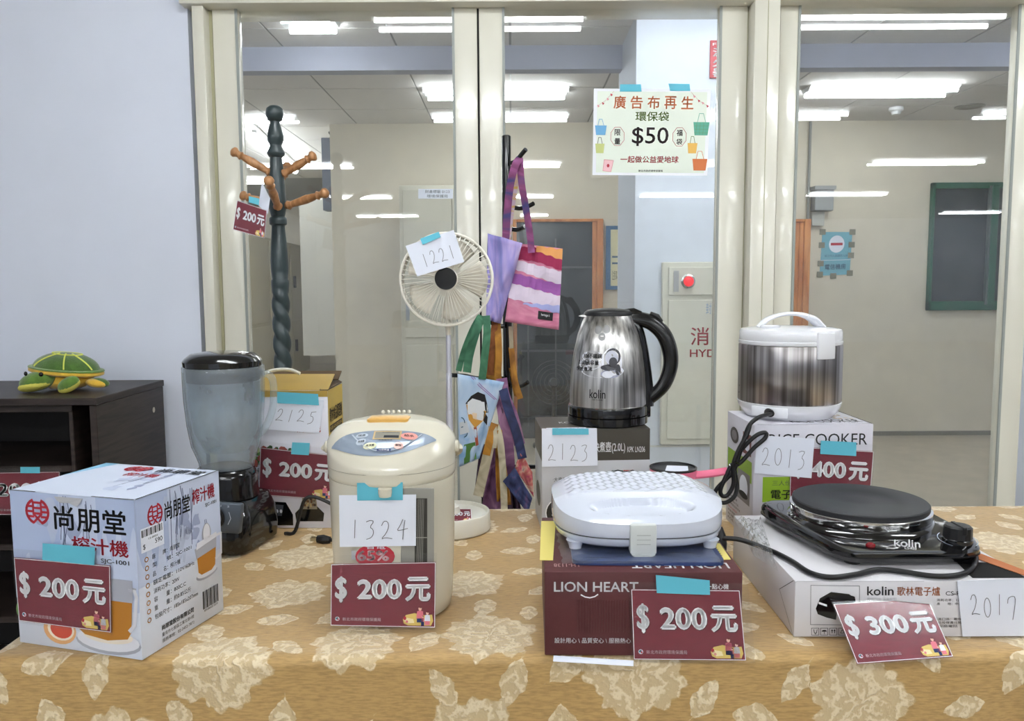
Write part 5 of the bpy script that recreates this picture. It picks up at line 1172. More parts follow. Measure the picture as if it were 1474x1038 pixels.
q = thing('yellow_leaflet', 'yellow printed leaflet under the right side of the sandwich maker', 'paper', c4[0]); slab(c4, .0008).build('sheet', yl2, q, smooth=0)
f = Face(c4, 1)
for k in range(6): f.rect(.1, .2+.12*k, .7, .24+.12*k, mat('olive_ink',(130,116,60),.6), 1)
f.build('small_print', q)
a = P(781, 772, .99)
c4 = [V((lb[0].x-.0015, 1.0, T+.07)), V((lb[0].x+.025, 1.02, zb+.0012)), V((lb[0].x+.03, 1.16, zb+.0012)), V((lb[0].x-.0005, 1.17, T+.075))]
c4 = [PZ(777, 806, zb+.0012), PZ(796, 806, zb+.0012), PZ(800, 750, zb+.0012), PZ(779, 750, zb+.0012)]
o = slab(c4, .0008).build('yellow_leaflet', yl2, smooth=0); tag(o, 'folded yellow leaflet at the left edge of the maroon carton', 'paper')
# the machine
mx, my, hw, hd = P(913, 740, 1.13).x, 1.136, .1185, .112
ZB = zb+.0105
def sel(a, e=3.0): c0_, s0_ = math.cos(a), math.sin(a); return (math.copysign(abs(c0_)**(2/e), c0_), math.copysign(abs(s0_)**(2/e), s0_))
def mring(k_, z_, n=96, dz=None):
    out = []
    for j in range(n):
        x_, y_ = sel(2*PI*j/n); x_, y_ = x_*hw*k_, y_*hd*k_; out.append(V((mx+x_, my+y_, z_ + (dz(x_, y_) if dz else 0))))
    return out
q = thing('sandwich_maker', 'white glossy sandwich maker with quilted lid on the maroon carton', 'sandwich maker', (mx, my, zb))
wm = mat('white_gloss_shell', (208, 213, 226), .14, coat=.6)
MB().loft([mring(.84, ZB+.002), mring(.92, ZB+.0035), mring(.975, ZB+.008), mring(.995, ZB+.016)]).build('lower_shell', wm, q, smooth=50)
MB().loft([mring(.975, ZB+.016), mring(.975, ZB+.0175)]).build('seam_gap_shade', sblk, q)  # black ring painted for the shade in the gap between the shells
def topz(x_, y_):
    u, v = x_/hw, y_/hd; rho = min(1, (abs(u)**3.0+abs(v)**3.0)**(1/3.0))
    z_ = ZB+.060 - .010*max(0, rho-.66)**2/.1156*1.0 - .020*max(0, -v-.28) + .001*(1-u*u)
    # concave grip at the front
    gx, gy = u/.62, (v+.66)/.22
    if gy > 0: gy = gy*1.25
    g = 1-min(1, gx*gx+gy*gy); z_ -= .009*min(1, g*3.2)**1.2 if g > 0 else 0
    # quilted field behind it
    fx = min((.86-.0*abs(v)) - abs(u), .0+1); fy = min(.90-v, v+.30+.0)
    inside = min((.84-abs(u)*1.0), .88-v, v+.28+.25*max(0, abs(u)-.45))
    if inside > 0:
        s_ = .024; p_, r_ = (x_+y_*1.15)/s_, (x_-y_*1.15)/s_
        tri = (abs((p_ % 1)-.5)+abs((r_ % 1)-.5)); z_ += -.0006+.0034*(1-tri)*min(1, inside*14)
    return z_
NG = 120
def tg_(u, v):
    a, b0 = 2*u-1, 2*v-1; m_ = max(abs(a), abs(b0)); 
    if m_ < 1e-9: return V((mx, my, topz(0, 0)))
    L_ = (abs(a)**3.0+abs(b0)**3.0)**(1/3.0); k_ = m_/L_ ; x_, y_ = a*k_*hw, b0*k_*hd
    return V((mx+x_, my+y_, topz(x_, y_)))
mbt = MB().grid(tg_, NG, NG); mbt.build('quilted_lid', wm, q, smooth=28)
def dzt(x_, y_): return topz(x_, y_)
MB().loft([mring(.985, ZB+.0175), mring(1.0, ZB+.020), mring(1.005, ZB+.030), [V((p_.x, p_.y, topz(p_.x-mx, p_.y-my)-.0002)) for p_ in mring(1.0, 0)]], cap=False).build('upper_shell', wm, q, smooth=60)
Yl = my-hd-.004
MB().box((P(907, 775, Yl).x, Yl-.003, ZB-.001), (P(945, 775, Yl).x, Yl+.014, ZB+.038)).build('latch', mat('pale_grey_latch', (206, 210, 208), .35, coat=.2), q, bevel=(.002, 2))
lx = P(926, 790, Yl).x
MB().prism([(.016*math.cos(t), .0065*math.sin(t)) for t in np.linspace(PI, 2*PI, 14)], V((lx, Yl+.001, ZB-.0005)), (1,0,0), (0,0,1), (0,-1,0), .0035).build('latch_tab', MATS['pale_grey_latch'], q, bevel=(.0008,1))
for k in range(3): MB().box((lx-.009, Yl-.0036, ZB+.012+.006*k), (lx+.009, Yl-.0028, ZB+.0132+.006*k)).build('latch_rib', mat('latch_rib_grey', (176,180,178), .4), q)
for sx in (-1, 1):
    for sy in (-1, 1):
        MB().lathe([(.0085, zb+.0068), (.0095, ZB+.001), (.0125, ZB+.0075)], (mx+sx*hw*.77, my+sy*hd*.72, 0), 20).build('foot', wm, q)
f = Face(None, 2, .0002, lambda u, v, h: V((mx+u, my+v, topz(u, v)+h+.0008)))
f.disc(-.004, .088, .0185, .0055, sblk, 1); f.disc(-.012, .088, .0085, .004, mat('green_lamp', (22,96,80), .2), 3); f.disc(.005, .088, .0085, .004, mat('red_lamp', (150,34,32), .2), 3)
f.text('LION HEART', -.004, .016, .030, .021, mat('grey_print', (130,132,140), .5), 3); f.ring(-.027, .0185, .005, .004, .0007, MATS['grey_print'], 3, 14); f.ring(-.019, .0185, .005, .004, .0007, MATS['grey_print'], 3, 14); f.build('indicator_and_logo', q)
# pink pan behind it, on a hidden white stand
PD = 1.375; pz_ = P(969, 672, PD).z
q = thing('small_carton', 'white carton with dark lace print behind the sandwich maker', 'box', (P(985, 700, 1.37).x, 1.375, T))
h_ = pz_-.028
MB().box((P(945,700,1.33).x, 1.325, T+.0005), (P(1013,700,1.33).x, 1.425, h_)).build('carton_body', mat('white_carton_plain', (222,222,230), .5), q, bevel=(.001,1))
f = Face([V((P(1013,700,1.33).x+.0004, 1.325, T)), V((P(1013,700,1.33).x+.0004, 1.425, T)), V((P(1013,700,1.33).x+.0004, 1.425, h_)), V((P(1013,700,1.33).x+.0004, 1.325, h_))], 1)
f.rect(0,0,1,1, ink, 0)
for i in range(12): f.disc(r2.random(), r2.random(), .06, .04, [mat('lace_a',(150,120,110),.6), MATS['photo_grey']][i % 2], 1, 7)
f.build('lace_print', q)
pink = mat('pink_enamel', (226, 112, 142), .4)
q = thing('pink_pan', 'small pink frying pan with black rim behind the sandwich maker', 'pan', (P(969, 672, PD).x, PD, h_))
rp = (P(1003, 672, PD)-P(969, 672, PD)).length
MB().lathe([(rp*.8, h_+.0005), (rp*.92, h_+.006), (rp*.98, pz_-.004), (rp*.98, pz_-.003)], (P(969, 672, PD).x, PD, 0), 40).build('pan_body', pink, q)
MB().lathe([(rp*.98, pz_-.003), (rp*1.0, pz_), (rp*.93, pz_+.001), (rp*.90, pz_-.002), (rp*.2, pz_-.003), (.0001, pz_-.003)], (P(969, 672, PD).x, PD, 0), 40).build('black_rim', sblk, q)
MB().tube(catmull([P(1000, 684, PD), P(1012, 683, PD), P(1028, 681, PD+.01), P(1046, 678, PD+.02)], 4), [.0075]*13, 10, flat=.7).build('handle', pink, q)
c4 = [PZ(957, 679, pz_-.0015), PZ(991, 679, pz_-.0015), PZ(990, 671, pz_-.0015), PZ(960, 670, pz_-.0015)]
slab(c4, .0006).build('white_tag', white, q, smooth=0)
# ------------------------------------------------------------------ HOTPLATE ON ITS BOX (2017)
hb_ = boxpts(.3749, 1.03, -.0096, .2957, .3063, .0769)
hb_ = boxpts(.3749, 1.03, -.0096, .315, .3063, .0769)
wc = mat('white_grey_carton', (214, 212, 216), .4, var=.02, vscale=10)
q = carton('hotplate_box', 'flat white hotplate box at the right end of the table', 'box', hb_, wc)
f = Face(side(hb_, 'f'), 1)
def frame(f, pxs, wd_, m): 
    f.line([f.uv(*p_) for p_ in pxs], wd_, m, 1, True)
frame(f, [(1166.5, 899), (1237, 900), (1237, 843.5), (1167, 842.5)], .0008, mat('thin_grey_line', (120,120,124), .6))
f.ppoly([(1174, 876), (1180, 861), (1196, 852), (1222, 855), (1231, 862), (1231, 866), (1205, 880), (1203, 892), (1190, 889), (1177, 884)], gblk, 2)
u_, v_ = f.uv(1212, 860); f.disc(u_, v_, .055, .05, mat('print_dark_plate', (30,30,32), .3), 3); f.disc(u_, v_-.03, .05, .03, mat('print_chrome', (140,140,146), .3), 2)
f.ppoly([(1178, 866), (1190, 870), (1190, 873), (1178, 869)], lettering_white, 4)
f.ptext('kolin', (1248, 857), (1286, 857), 13, ink, bold=.012); f.ptext('歌林電子爐', (1291, 857.5), (1353, 857.5), 13, mat('copper_print', (190,112,64), .5), bold=.01); f.ptext('CS-R03', (1361, 857), (1392, 857), 6, ink)
f.ptext('消耗功率：1200W', (1348, 865.5), (1392, 865.5), 4, ink); f.ptext('產　　地：中國', (1348, 871), (1384, 871), 4, ink); f.ptext('委製進口商：歌林', (1338, 893), (1384, 893), 4, ink); f.ptext('本產品投保責任險', (1338, 898), (1384, 898), 4, ink); f.ptext('服務電話', (1350, 903), (1378, 903), 4, ink)
f.ptext('電器安全 溫度控制', (1248, 864), (1290, 864), 4, mat('faint_print', (170,170,174), .6))
for k in range(4):
    x_ = 1168+13*k; frame(f, [(x_, 914), (x_+10.5, 914), (x_+10.5, 904), (x_, 904)], .0006, ink)
    u_, v_ = f.uv(x_+5.2, 909)
    if k == 0: f.line([f.uv(x_+3, 906), f.uv(x_+4, 911), f.uv(x_+7, 911), f.uv(x_+8, 906)], .0008, ink, 2); f.line([f.uv(x_+5.5,911), f.uv(x_+5.5,913)], .0008, ink, 2)
    if k == 1: f.disc(u_, v_, .011, .03, ink, 2, 12, 0, PI); f.line([f.uv(x_+5.2,909), f.uv(x_+5.2,912.5)], .0006, ink, 2)
    if k == 2: 
        for d_ in (3.5, 7): f.line([f.uv(x_+d_, 906.5), f.uv(x_+d_, 911)], .001, ink, 2); f.ppoly([(x_+d_-1.6,908),(x_+d_+1.6,908),(x_+d_,905.5)], ink, 2)
    if k == 3: f.line([f.uv(x_+2.5,911), f.uv(x_+5.2,906), f.uv(x_+8,911)], .0007, ink, 2, True)
f.line([f.uv(1145, 838), f.uv(1148, 836.8), f.uv(1330, 836.6)], .0004, MATS['thin_grey_line'], 1)
f.build('front_print', q)
f = Face(side(hb_, 'l'), 1); f.line([(.98,.98),(.80,.55),(.99,.02)], .0008, MATS['carton_slit'], 1); f.build('flap_fold', q)
f = Face(side(hb_, 't'), 1)
f.poly([f_ for f_ in ((.76,.03),(.99,.03),(.97,.22),(.80,.24))], mat('slot_shade_black', (22,20,20), .9), 1)  # flat black patch on the closed top, painted for the shade inside an opening
f.build('slot_shade_patch', q)
fl0 = [f.pt(.80,.245,3), f.pt(.985,.14,3), f.pt(.995,.24,40), f.pt(.86,.34,40)]
fl0 = [PZ(1462, 831, T+.079), PZ(1474, 832, T+.079), PZ(1476, 826, T+.080), PZ(1424, 803, T+.080)]
slab([f.pt(1.0,.03,5), f.pt(1.03,.03,20), f.pt(.93,.34,26), f.pt(.88,.34,8)], .001).build('orange_flap', mat('orange_carton_inside', (190, 116, 74), .6), q, smooth=0)
nn = Face(side(hb_, 'f')).n; oo = hb_[0]
number_slip(onf(oo, nn, .003, [(1384, 915), (1474, 914), (1476, 832), (1376, 835)]), '2017', 'number slip reading 2017 leaning on the hotplate box', (.14, .36, .88, .72), wd=.0008)
a, b_ = PZ(1234, 956, T+.0025), PZ(1372, 945.5, T+.0025)
c_, d0 = P(1334.8, 861, 1.020), P(1199.6, 869.5, 1.018)
price_card([a, b_, c_, d0], '300', 'maroon 300 price card leaning against the hotplate box', sleeve=(.01, .03))
zb = T+.0778
gb = mat('gloss_black_enamel', (10, 10, 12), .07, coat=.8)
q = thing('hotplate', 'glossy black electric hotplate on the flat white box', 'hotplate', (.53, 1.17, zb))
poly = [(.470,1.073),(.626,1.073),(.655,1.088),(.668,1.125),(.664,1.30),(.648,1.318),(.425,1.318),(.411,1.30),(.414,1.25),(.450,1.095)]
def prr(poly, k_, c0=(.535,1.19)):
    return [(c0[0]+(x_-c0[0])*k_, c0[1]+(y_-c0[1])*k_) for x_, y_ in poly]
def rpoly(poly, r_=.012, n=4):
    out = []; N_ = len(poly)
    for i in range(N_):
        p0, p1, p2 = V(poly[i-1]), V(poly[i]), V(poly[(i+1) % N_]); d0_ = (p0-p1); d1_ = (p2-p1); r1_ = min(r_, d0_.length*.45, d1_.length*.45); a_ = p1+d0_.normalized()*r1_; b0_ = p1+d1_.normalized()*r1_
        for t in np.linspace(0, 1, n): out.append((a_*(1-t)**2 + p1*2*t*(1-t) + b0_*t*t))
    return out
def hring(k_, z_, front=0): 
    return [V((p_[0], p_[1], zb + z_ - front*max(0, (1.14-p_[1])/.067))) for p_ in rpoly(prr(poly, k_))]
MB().loft([hring(.90, .006), hring(.955, .0065), hring(.965, .013), hring(1.0, .0145), hring(1.0, .024, .004), hring(.985, .029, .009), hring(.955, .032, .012), hring(.93, .0325, .012)]).build('body', gb, q, smooth=40)
MB().loft([[V((p_[0], p_[1], zb+.0138)) for p_ in rpoly(prr(poly, 1.006))], [V((p_[0], p_[1], zb+.0155)) for p_ in rpoly(prr(poly, 1.006))]]).build('rim_line', sblk, q)
hx, hy = P(1237, 722, 1.222).x, 1.222; hr = .101
MB().lathe([(hr*1.10, zb+.026), (hr*1.09, zb+.029), (hr*1.03, zb+.033), (hr*1.0, zb+.035)], (hx, hy, 0), 72, cap=False).build('collar', gb, q, smooth=50)
MB().lathe([(hr*.985, zb+.031), (hr*1.015, zb+.034), (hr*1.02, zb+.0485), (hr*1.0, zb+.050)], (hx, hy, 0), 72).build('chrome_ring', mat('polished_chrome', (215,215,215), .12, 1, bump=.12, bscale=60), q, smooth=50)
MB().lathe([(hr*.975, zb+.0495), (hr*.985, zb+.051), (hr*.985, zb+.0565), (hr*.97, zb+.058), (hr*.55, zb+.058), (hr*.54, zb+.0572), (hr*.2, zb+.0572), (.0001, zb+.0572)], (hx, hy, 0), 72).build('cast_iron_plate', mat('cast_iron', (44, 45, 48), .55, bump=.08, bscale=500), q, smooth=40)
kx, ky = P(1378, 782, 1.112).x, 1.112; kz = zb+.027
MB().lathe([(.020, kz-.004), (.020, kz+.003), (.017, kz+.005)], (kx, ky, 0), 32).build('knob_skirt', gb, q)
MB().lathe([(.019, kz+.002), (.0185, kz+.020), (.016, kz+.022), (.0001, kz+.022)], (kx, ky, 0), 12).build('temperature_knob', sblk, q, smooth=20)
MB().box((kx-.003, ky-.019, kz+.012), (kx+.003, ky+.015, kz+.0235)).build('knob_grip', sblk, q, bevel=(.001,1))
def hfn(u, v, h): return V((u, v, zb+.0325-.012*max(0, (1.14-v)/.067)+h))
f = Face(None, 2, .0002, hfn)
for a0, a1 in ((2.2, 4.0), (-.9, .6)): f.line([(kx+.026*math.cos(t), ky+.024*math.sin(t)) for t in np.linspace(a0, a1, 12)], .0013, mat('pale_scale_print', (170,184,200), .4), 2)
f.build('knob_scale', q)
# slanted front fascia with lettering
A_, B_, Cc, Dd = P(1222, 797, 1.075), P(1400, 799, 1.075), P(1392, 768, 1.115), P(1222, 764, 1.118)
def fp2(px, py): 
    lo, hi = 1.02, 1.2
    for _ in range(30):
        m_ = (lo+hi)/2; p_ = P(px, py, m_)
        if p_.z > hfn(0, m_, 0).z: lo = m_
        else: hi = m_
    return m_
def hp_(px, py): y_ = fp2(px, py); return (P(px, py, y_).x, y_)
def htext(t, x0, y0, x1, y1, h, m, b0=0):
    A0, B0, D0 = V(hp_(x0, y0)), V(hp_(x1, y1)), V(hp_(x0, y0-h)); vs, fs, _ = textmesh(t, b0)
    f2.mb.add([f2.pt(*(A0+(B0-A0)*x_+(D0-A0)*y_), 2) for x_, y_ in vs], fs, f2.mi(m))
f2 = Face(None, 2, .0002, hfn)
htext('kolin', 1287, 787, 1325, 789.5, 11, lettering_white, .015); htext('CS-R03', 1302, 791, 1319, 792.3, 3.5, lettering_white)
f2.build('lettering', q)
ir = hp_(1253, 786); MB().ell((ir[0], ir[1], hfn(*ir, 0).z+.001), (.007, .006, .0045), n=14, m=8).build('red_indicator', mat('ruby_lens', (120, 14, 22), .1), q, smooth=60)
for x_, y_ in ((.480,1.10),(.64,1.10),(.44,1.28),(.64,1.28)): MB().lathe([(.011, zb), (.013, zb+.0085)], (x_, y_, 0), 16).build('foot', sblk, q)
cpts = [V((.655, 1.10, zb+.006)), PZ(1402, 814, zb+.005), PZ(1392, 824, zb+.004), PZ(1372, 829, zb+.004), PZ(1340, 829, zb+.004), PZ(1300, 823, zb+.004), PZ(1265, 820, zb+.004), PZ(1232, 827, zb+.004), PZ(1195, 831, zb+.004), PZ(1165, 824, zb+.004), PZ(1140, 808, zb+.004), PZ(1115, 795, zb+.004), PZ(1092, 786, zb+.004), P(1065, 777, 1.16), P(1042, 775, 1.165), P(1034, 779, 1.17)]
q2 = q
MB().tube(catmull(cpts, 6), .0038, 8).build('cord', sblk, q2, smooth=60)
MB().tube([P(1036, 758, 1.175), P(1036, 770, 1.172), P(1037, 783, 1.17), P(1040, 795, 1.17)], [.004, .009, .010, .006], 10).build('plug', sblk, q2)
# crumpled clear bag beside it
def cr2(u, v):
    a0, b0, c0_, d0_ = PZ(1085, 800, zb+.0006), PZ(1120, 822, zb+.0006), PZ(1096, 748, zb+.0006), PZ(1058, 748, zb+.0006)
    p_ = a0*(1-u)*(1-v)+b0*u*(1-v)*1+c0_*u*v+d0_*(1-u)*v
    e_ = min(1, min(u, 1-u, v, 1-v)*7)
    p_.z += e_*(.004+.022*abs(noise.noise((u*5, v*6, 3)))+.008*abs(noise.noise((u*14, v*15, 7))))
    return p_
o = MB().grid(cr2, 46, 46).build('crumpled_plastic_bag', glassmat('crumpled_film', (.97,.98,.97), .08, .08), smooth=25); tag(o, 'crumpled clear plastic bag on the box left of the hotplate', 'bag')
q = rloft([(.02,.012,.004,T+.0005,0),(.02,.012,.004,T+.012,0)], (PZ(1470, 914, T).x+.012, PZ(1470, 914, T).y+.018)).build('black_adapter', sblk, bevel=(.001,1)); 
bpy.data.objects.remove(q)
# ------------------------------------------------------------------ POSTER ON THE GLASS
Y = G-.03
pc = [P(852.7, 252, Y), P(1018, 253, Y), P(1023.5, 129, Y), P(855, 127.4, Y)]
q = thing('bag_poster', 'white poster selling fifty-dollar bags taped to the glass door', 'poster', pc[0])
slab(pc, .0006).build('sheet', mat('poster_white', (238, 240, 244), .3, coat=.3), q, smooth=0)
f = Face(pc, 1, .0004)
ora2, grn2, red2, dkb = mat('poster_orange', (226, 130, 84), .5), mat('poster_olive', (106, 130, 66), .5), mat('poster_red', (190, 50, 66), .5), mat('poster_dark', (50, 34, 38), .5)
f.rect(.03, .03, .97, .97, mat('poster_pale_green', (226, 234, 220), .3), 0)
for k, ch in enumerate('廣告布再生'): f.text(ch, .17+.145*k, .77, .275+.145*k, .92, ora2, 2, bold=.02)
f.text('環保袋', .36, .63, .65, .74, grn2, 2, bold=.02); f.text('$50', .335, .34, .65, .56, dkb, 2, bold=.01)
for cx_, t1, t2 in ((.21, '限', '量'), (.745, '福', '袋')):
    f.line([(cx_+.062*math.cos(PI/8+PI/4*i), .45+.115*math.sin(PI/8+PI/4*i)) for i in range(8)], .0012, red2, 2, True)
    f.text(t1, cx_-.026, .46, cx_+.026, .535, dkb, 2, bold=.015); f.text(t2, cx_-.026, .36, cx_+.026, .43, dkb, 2, bold=.015)
f.text('一起做公益愛地球', .24, .145, .745, .225, red2, 2, bold=.02); f.text('新北市政府環境保護局', .40, .04, .61, .065, ink, 2, bold=.01)
def minibag(x_, y_, w_, h_, m, m2): 
    f.poly([(x_-w_/2, y_+h_*.35), (x_-w_*.4, y_-h_/2), (x_+w_*.4, y_-h_/2), (x_+w_/2, y_+h_*.35)], m, 2)
    f.line([(x_-w_*.25, y_+h_*.35), (x_-w_*.15, y_+h_*.9), (x_+w_*.1, y_+h_*.9), (x_+w_*.25, y_+h_*.35)], .0016, m2, 2)
tq_, lb_, yb_, ob_ = mat('mini_teal', (96,176,150), .5), mat('mini_blue', (106,170,214), .5), mat('mini_yellow', (232,184,90), .5), mat('mini_orange', (214,120,66), .5)
minibag(.93, .56, .14, .18, tq_, tq_); minibag(.065, .53, .10, .13, lb_, lb_); minibag(.86, .33, .085, .14, yb_, grn2); minibag(.93, .14, .13, .16, ob_, ob_); minibag(.06, .32, .08, .13, mat('mini_lime', (196,204,130), .5), dkb)
for i in range(3): f.line([(.885+.03*i, .48), (.89+.03*i, .62)], .0006, grn2, 3); f.line([(.87, .50+.04*i), (.99, .50+.04*i)], .0006, grn2, 3)
f.poly([(.09,.05),(.16,.04),(.18,.17),(.10,.18)], mat('mini_pink', (240,196,200), .5), 1); f.line([(.09,.05),(.16,.04),(.18,.17),(.10,.18)], .0012, mat('mini_pink_line',(222,120,130),.5), 2, True); f.disc(.135,.11,.012,.02,red2,2)
f.line([(.0+.03,.80),(.10,.86),(.17,.97)], .0006, red2, 1); f.line([(.83,.97),(.90,.87),(.99,.80)], .0006, red2, 1)
for i, (x_, y_) in enumerate(((.04,.80),(.08,.83),(.12,.88),(.15,.93),(.86,.92),(.90,.87),(.935,.845),(.975,.81))): f.poly([(x_-.01,y_+.015),(x_+.012,y_),(x_-.002,y_-.02)], red2 if i % 2 else mat('flag_pink',(226,150,160),.5), 2)
f.build('printed_face', q)
for c4 in ([P(892, 132, Y), P(923.5, 132, Y), P(922.5, 121.5, Y), P(892.5, 121.5, Y)], [P(964.5, 131, Y), P(993.5, 131, Y), P(992.5, 121, Y), P(962, 120.5, Y)]): tape_on(c4, q, lift=.0016)
# ------------------------------------------------------------------ COAT STAND
D = 2.3; gg = mat('dark_green_paint', (50, 62, 64), .35, var=.06, vscale=40, coat=.2)
pegw = woodmat('turned_beech', (150, 104, 66), (190, 140, 96), (20, 20, 3), .35)
def cc(py): return P(400, py, D)
cxx = P(400, 400, D).x + .006
q = thing('coat_stand', 'dark green turned coat stand with light wooden pegs before the glass', 'coat stand', (cxx, D, 0))
prof = [(12, 412), (13.5, 390), (13, 360), (10, 326), (12.3, 323), (12.6, 318), (12.3, 314), (9.5, 311)]
ys = [(10, 536), (12, 415), (12.4, 412), (12.6, 408), (12.4, 404), (11, 402), (12.3, 390), (12.5, 375), (11, 350), (9.3, 328), (9.3, 325), (12.2, 323), (12.5, 318), (12.2, 314), (9.5, 312), (12.2, 300), (11.5, 270), (9.5, 240), (8.6, 227), (10, 226), (12.4, 222), (12.4, 219), (8.5, 211), (9.0, 208), (11.5, 201), (11.8, 196), (9, 184), (7, 178), (7, 175), (9.5, 173.5), (12, 168), (12.6, 163), (11.5, 156.5), (7, 152.5), (1, 151.5)]
pr2 = []
for hw_, py_ in ys[1:]:
    k_ = (P(400+hw_, py_, D)-P(400, py_, D)).length; pr2.append((k_, P(400, py_, D).z))
MB().lathe(pr2, (cxx, D, 0), 32).build('turned_post', gg, q, smooth=50)
zt_ = pr2[0][1]; rr0 = pr2[0][0]
tw = []
NZ = 220; z_lo = .42
for i in range(NZ+1):
    z_ = z_lo+(zt_-z_lo)*i/NZ; fade = min(1, (NZ-i)/8); ring = []
    for j in range(28):
        a = 2*PI*j/28; ph = (a + (z_*2*PI/.112)); r_ = rr0*(1.04*(.70+.34*abs(math.cos(ph))**.7)*fade + 1.0*(1-fade)); ring.append(V((cxx+r_*math.cos(a), D+r_*math.sin(a), z_)))
    tw.append(ring)
MB().loft(tw).build('twisted_post', gg, q, smooth=60)
MB().lathe([(.035, .12), (.036, .2), (.028, .22), (.03, .40), (.025, .425)], (cxx, D, 0), 24).build('lower_post', gg, q)
for k in range(4):
    a = PI/4+k*PI/2; d_ = V((math.cos(a), math.sin(a), 0)); MB().tube(catmull([V((cxx, D, .2))+d_*.02, V((cxx, D, .17))+d_*.10, V((cxx, D, .08))+d_*.2, V((cxx, D, .025))+d_*.27], 5), .019, 8).build('leg', gg, q)
def peg(root, tip):
    d_ = tip-root; L_ = d_.length; M_ = d_.to_track_quat('Z', 'Y').to_matrix().to_4x4()
    s_ = .9*k_px*2.0
    pf_ = [(.008, 0), (.010, .04*L_), (.0135, .08*L_), (.009, .14*L_), (.0105, .3*L_), (.0125, .5*L_), (.0105, .66*L_), (.0085, .74*L_), (.0125, .78*L_), (.009, .83*L_), (.0095, .87*L_), (.0145, .93*L_), (.0135, .98*L_), (.006, 1.02*L_), (.0005, 1.03*L_)]
    return MB().lathe(pf_, root, 18, M_).build('peg', pegw, q, smooth=50)
k_px = D/F
peg(P(392, 250, D), P(334, 217, D-.02)); peg(P(406, 252, D), P(453, 223, D-.03)); peg(P(401, 300, D-.02), P(386, 258, D-.14)); peg(P(411, 297, D), P(471, 277, D-.05)); peg(P(392, 296, D), P(348, 281, D+.03)); peg(P(404, 256, D+.02), P(414, 239, D+.12))
Y2 = 2.19
cq = [P(335.4, 330.5, Y2), P(381, 343, Y2-.01), P(384, 303, Y2-.01), P(341.6, 288.3, Y2)]
price_card(cq, '200', 'maroon 200 price card hanging from a peg of the coat stand', [P(358.5, 291.5, Y2-.003), P(373, 295.5, Y2-.003), P(373.6, 286, Y2-.003), P(358.5, 282.5, Y2-.003)], sleeve=(.03,.02))
cq = [P(372, 296, Y2+.012), P(385.5, 308, Y2+.006), P(388.6, 285.4, Y2+.006), P(377, 262, Y2+.012)]
q = thing('number_slip', 'crumpled number slip seen edge-on behind the coat stand card', 'paper', cq[0], 'handwritten number slips'); slab(cq, .0008).build('sheet', white, q, smooth=0)
# ------------------------------------------------------------------ BAG STAND AND TOTE BAGS
D = 2.32; BX = P(730, 400, D).x
q = thing('bag_stand', 'black metal bag stand with curved hooks, tote bags hanging on it', 'stand', (BX, D, 0))
z1 = P(730, 195, D).z; rb = .0132
MB().lathe([(rb, .012), (rb, z1-.003), (rb*.8, z1)], (BX, D, 0), 20).build('pole', gblk, q)
MB().lathe([(.19, 0), (.19, .006), (.03, .012), (rb, .02)], (BX, D, 0), 32).build('base_plate', gblk, q)
for pts in ([(736, 235), (744, 231), (751, 222), (757, 215)], [(736, 298), (748, 300), (760, 297), (768, 293)], [(737, 330), (745, 331), (752, 328), (756, 326)], [(724, 470), (712, 468), (704, 460)], [(724, 548), (712, 546), (702, 540)], [(736, 555), (750, 556), (760, 550)], [(726, 545), (690, 545), (668, 541), (644, 540)], [(736, 672), (752, 672), (775, 672), (783, 672)]):
    MB().tube(catmull([P(x_, y_, D-.02-.012*i) for i, (x_, y_) in enumerate(pts)], 4), .0065, 8).build('hook', gblk, q, smooth=60)
def clothmat(name, stops, scale=(4,4,4), sc=4, rough=.85, dist=1.5):
    m = bpy.data.materials.new(name); m.use_nodes = True; nt = m.node_tree; N = nt.nodes; L = nt.links; b = N['Principled BSDF']; b.inputs['Roughness'].default_value = rough
    tc = N.new('ShaderNodeTexCoord'); mp = N.new('ShaderNodeMapping'); mp.inputs['Scale'].default_value = scale; n = N.new('ShaderNodeTexNoise'); n.inputs['Scale'].default_value = sc; n.inputs['Detail'].default_value = 3; n.inputs['Distortion'].default_value = dist
    L.new(tc.outputs['Object'], mp.inputs[0]); L.new(mp.outputs[0], n.inputs['Vector'])
    r = N.new('ShaderNodeValToRGB'); e = r.color_ramp.elements
    while len(e) < len(stops): e.new(.5)
    for i, (p_, c_) in enumerate(stops): e[i].position = p_; e[i].color = lin(c_)+(1,)
    L.new(n.outputs['Fac'], r.inputs[0]); L.new(r.outputs[0], b.inputs['Base Color']); return m
def patch(name, px, Yv, m, par, amp=.008, seed=0, nu=14, nv=14, th=.0022, bulge=.0):
    """cloth piece: px = BL BR TR TL pixels; Yv = one depth or four"""
    if not hasattr(Yv, '__len__'): Yv = [Yv]*4
    c = [P(x_, y_, yy_) for (x_, y_), yy_ in zip(px, Yv)]
    def fn(u, v):
        p_ = c[0]*(1-u)*(1-v)+c[1]*u*(1-v)+c[2]*u*v+c[3]*(1-u)*v
        p_.y += amp*(noise.noise((u*2.5+seed, v*2.5, seed))+.5*noise.noise((u*6, v*5+seed, seed+2))) - bulge*math.sin(PI*u)*math.sin(PI*v)
        return p_
    mb = MB().grid(fn, nu, nv); o = mb.build(name, m, par, smooth=80, solid=th); return o, fn
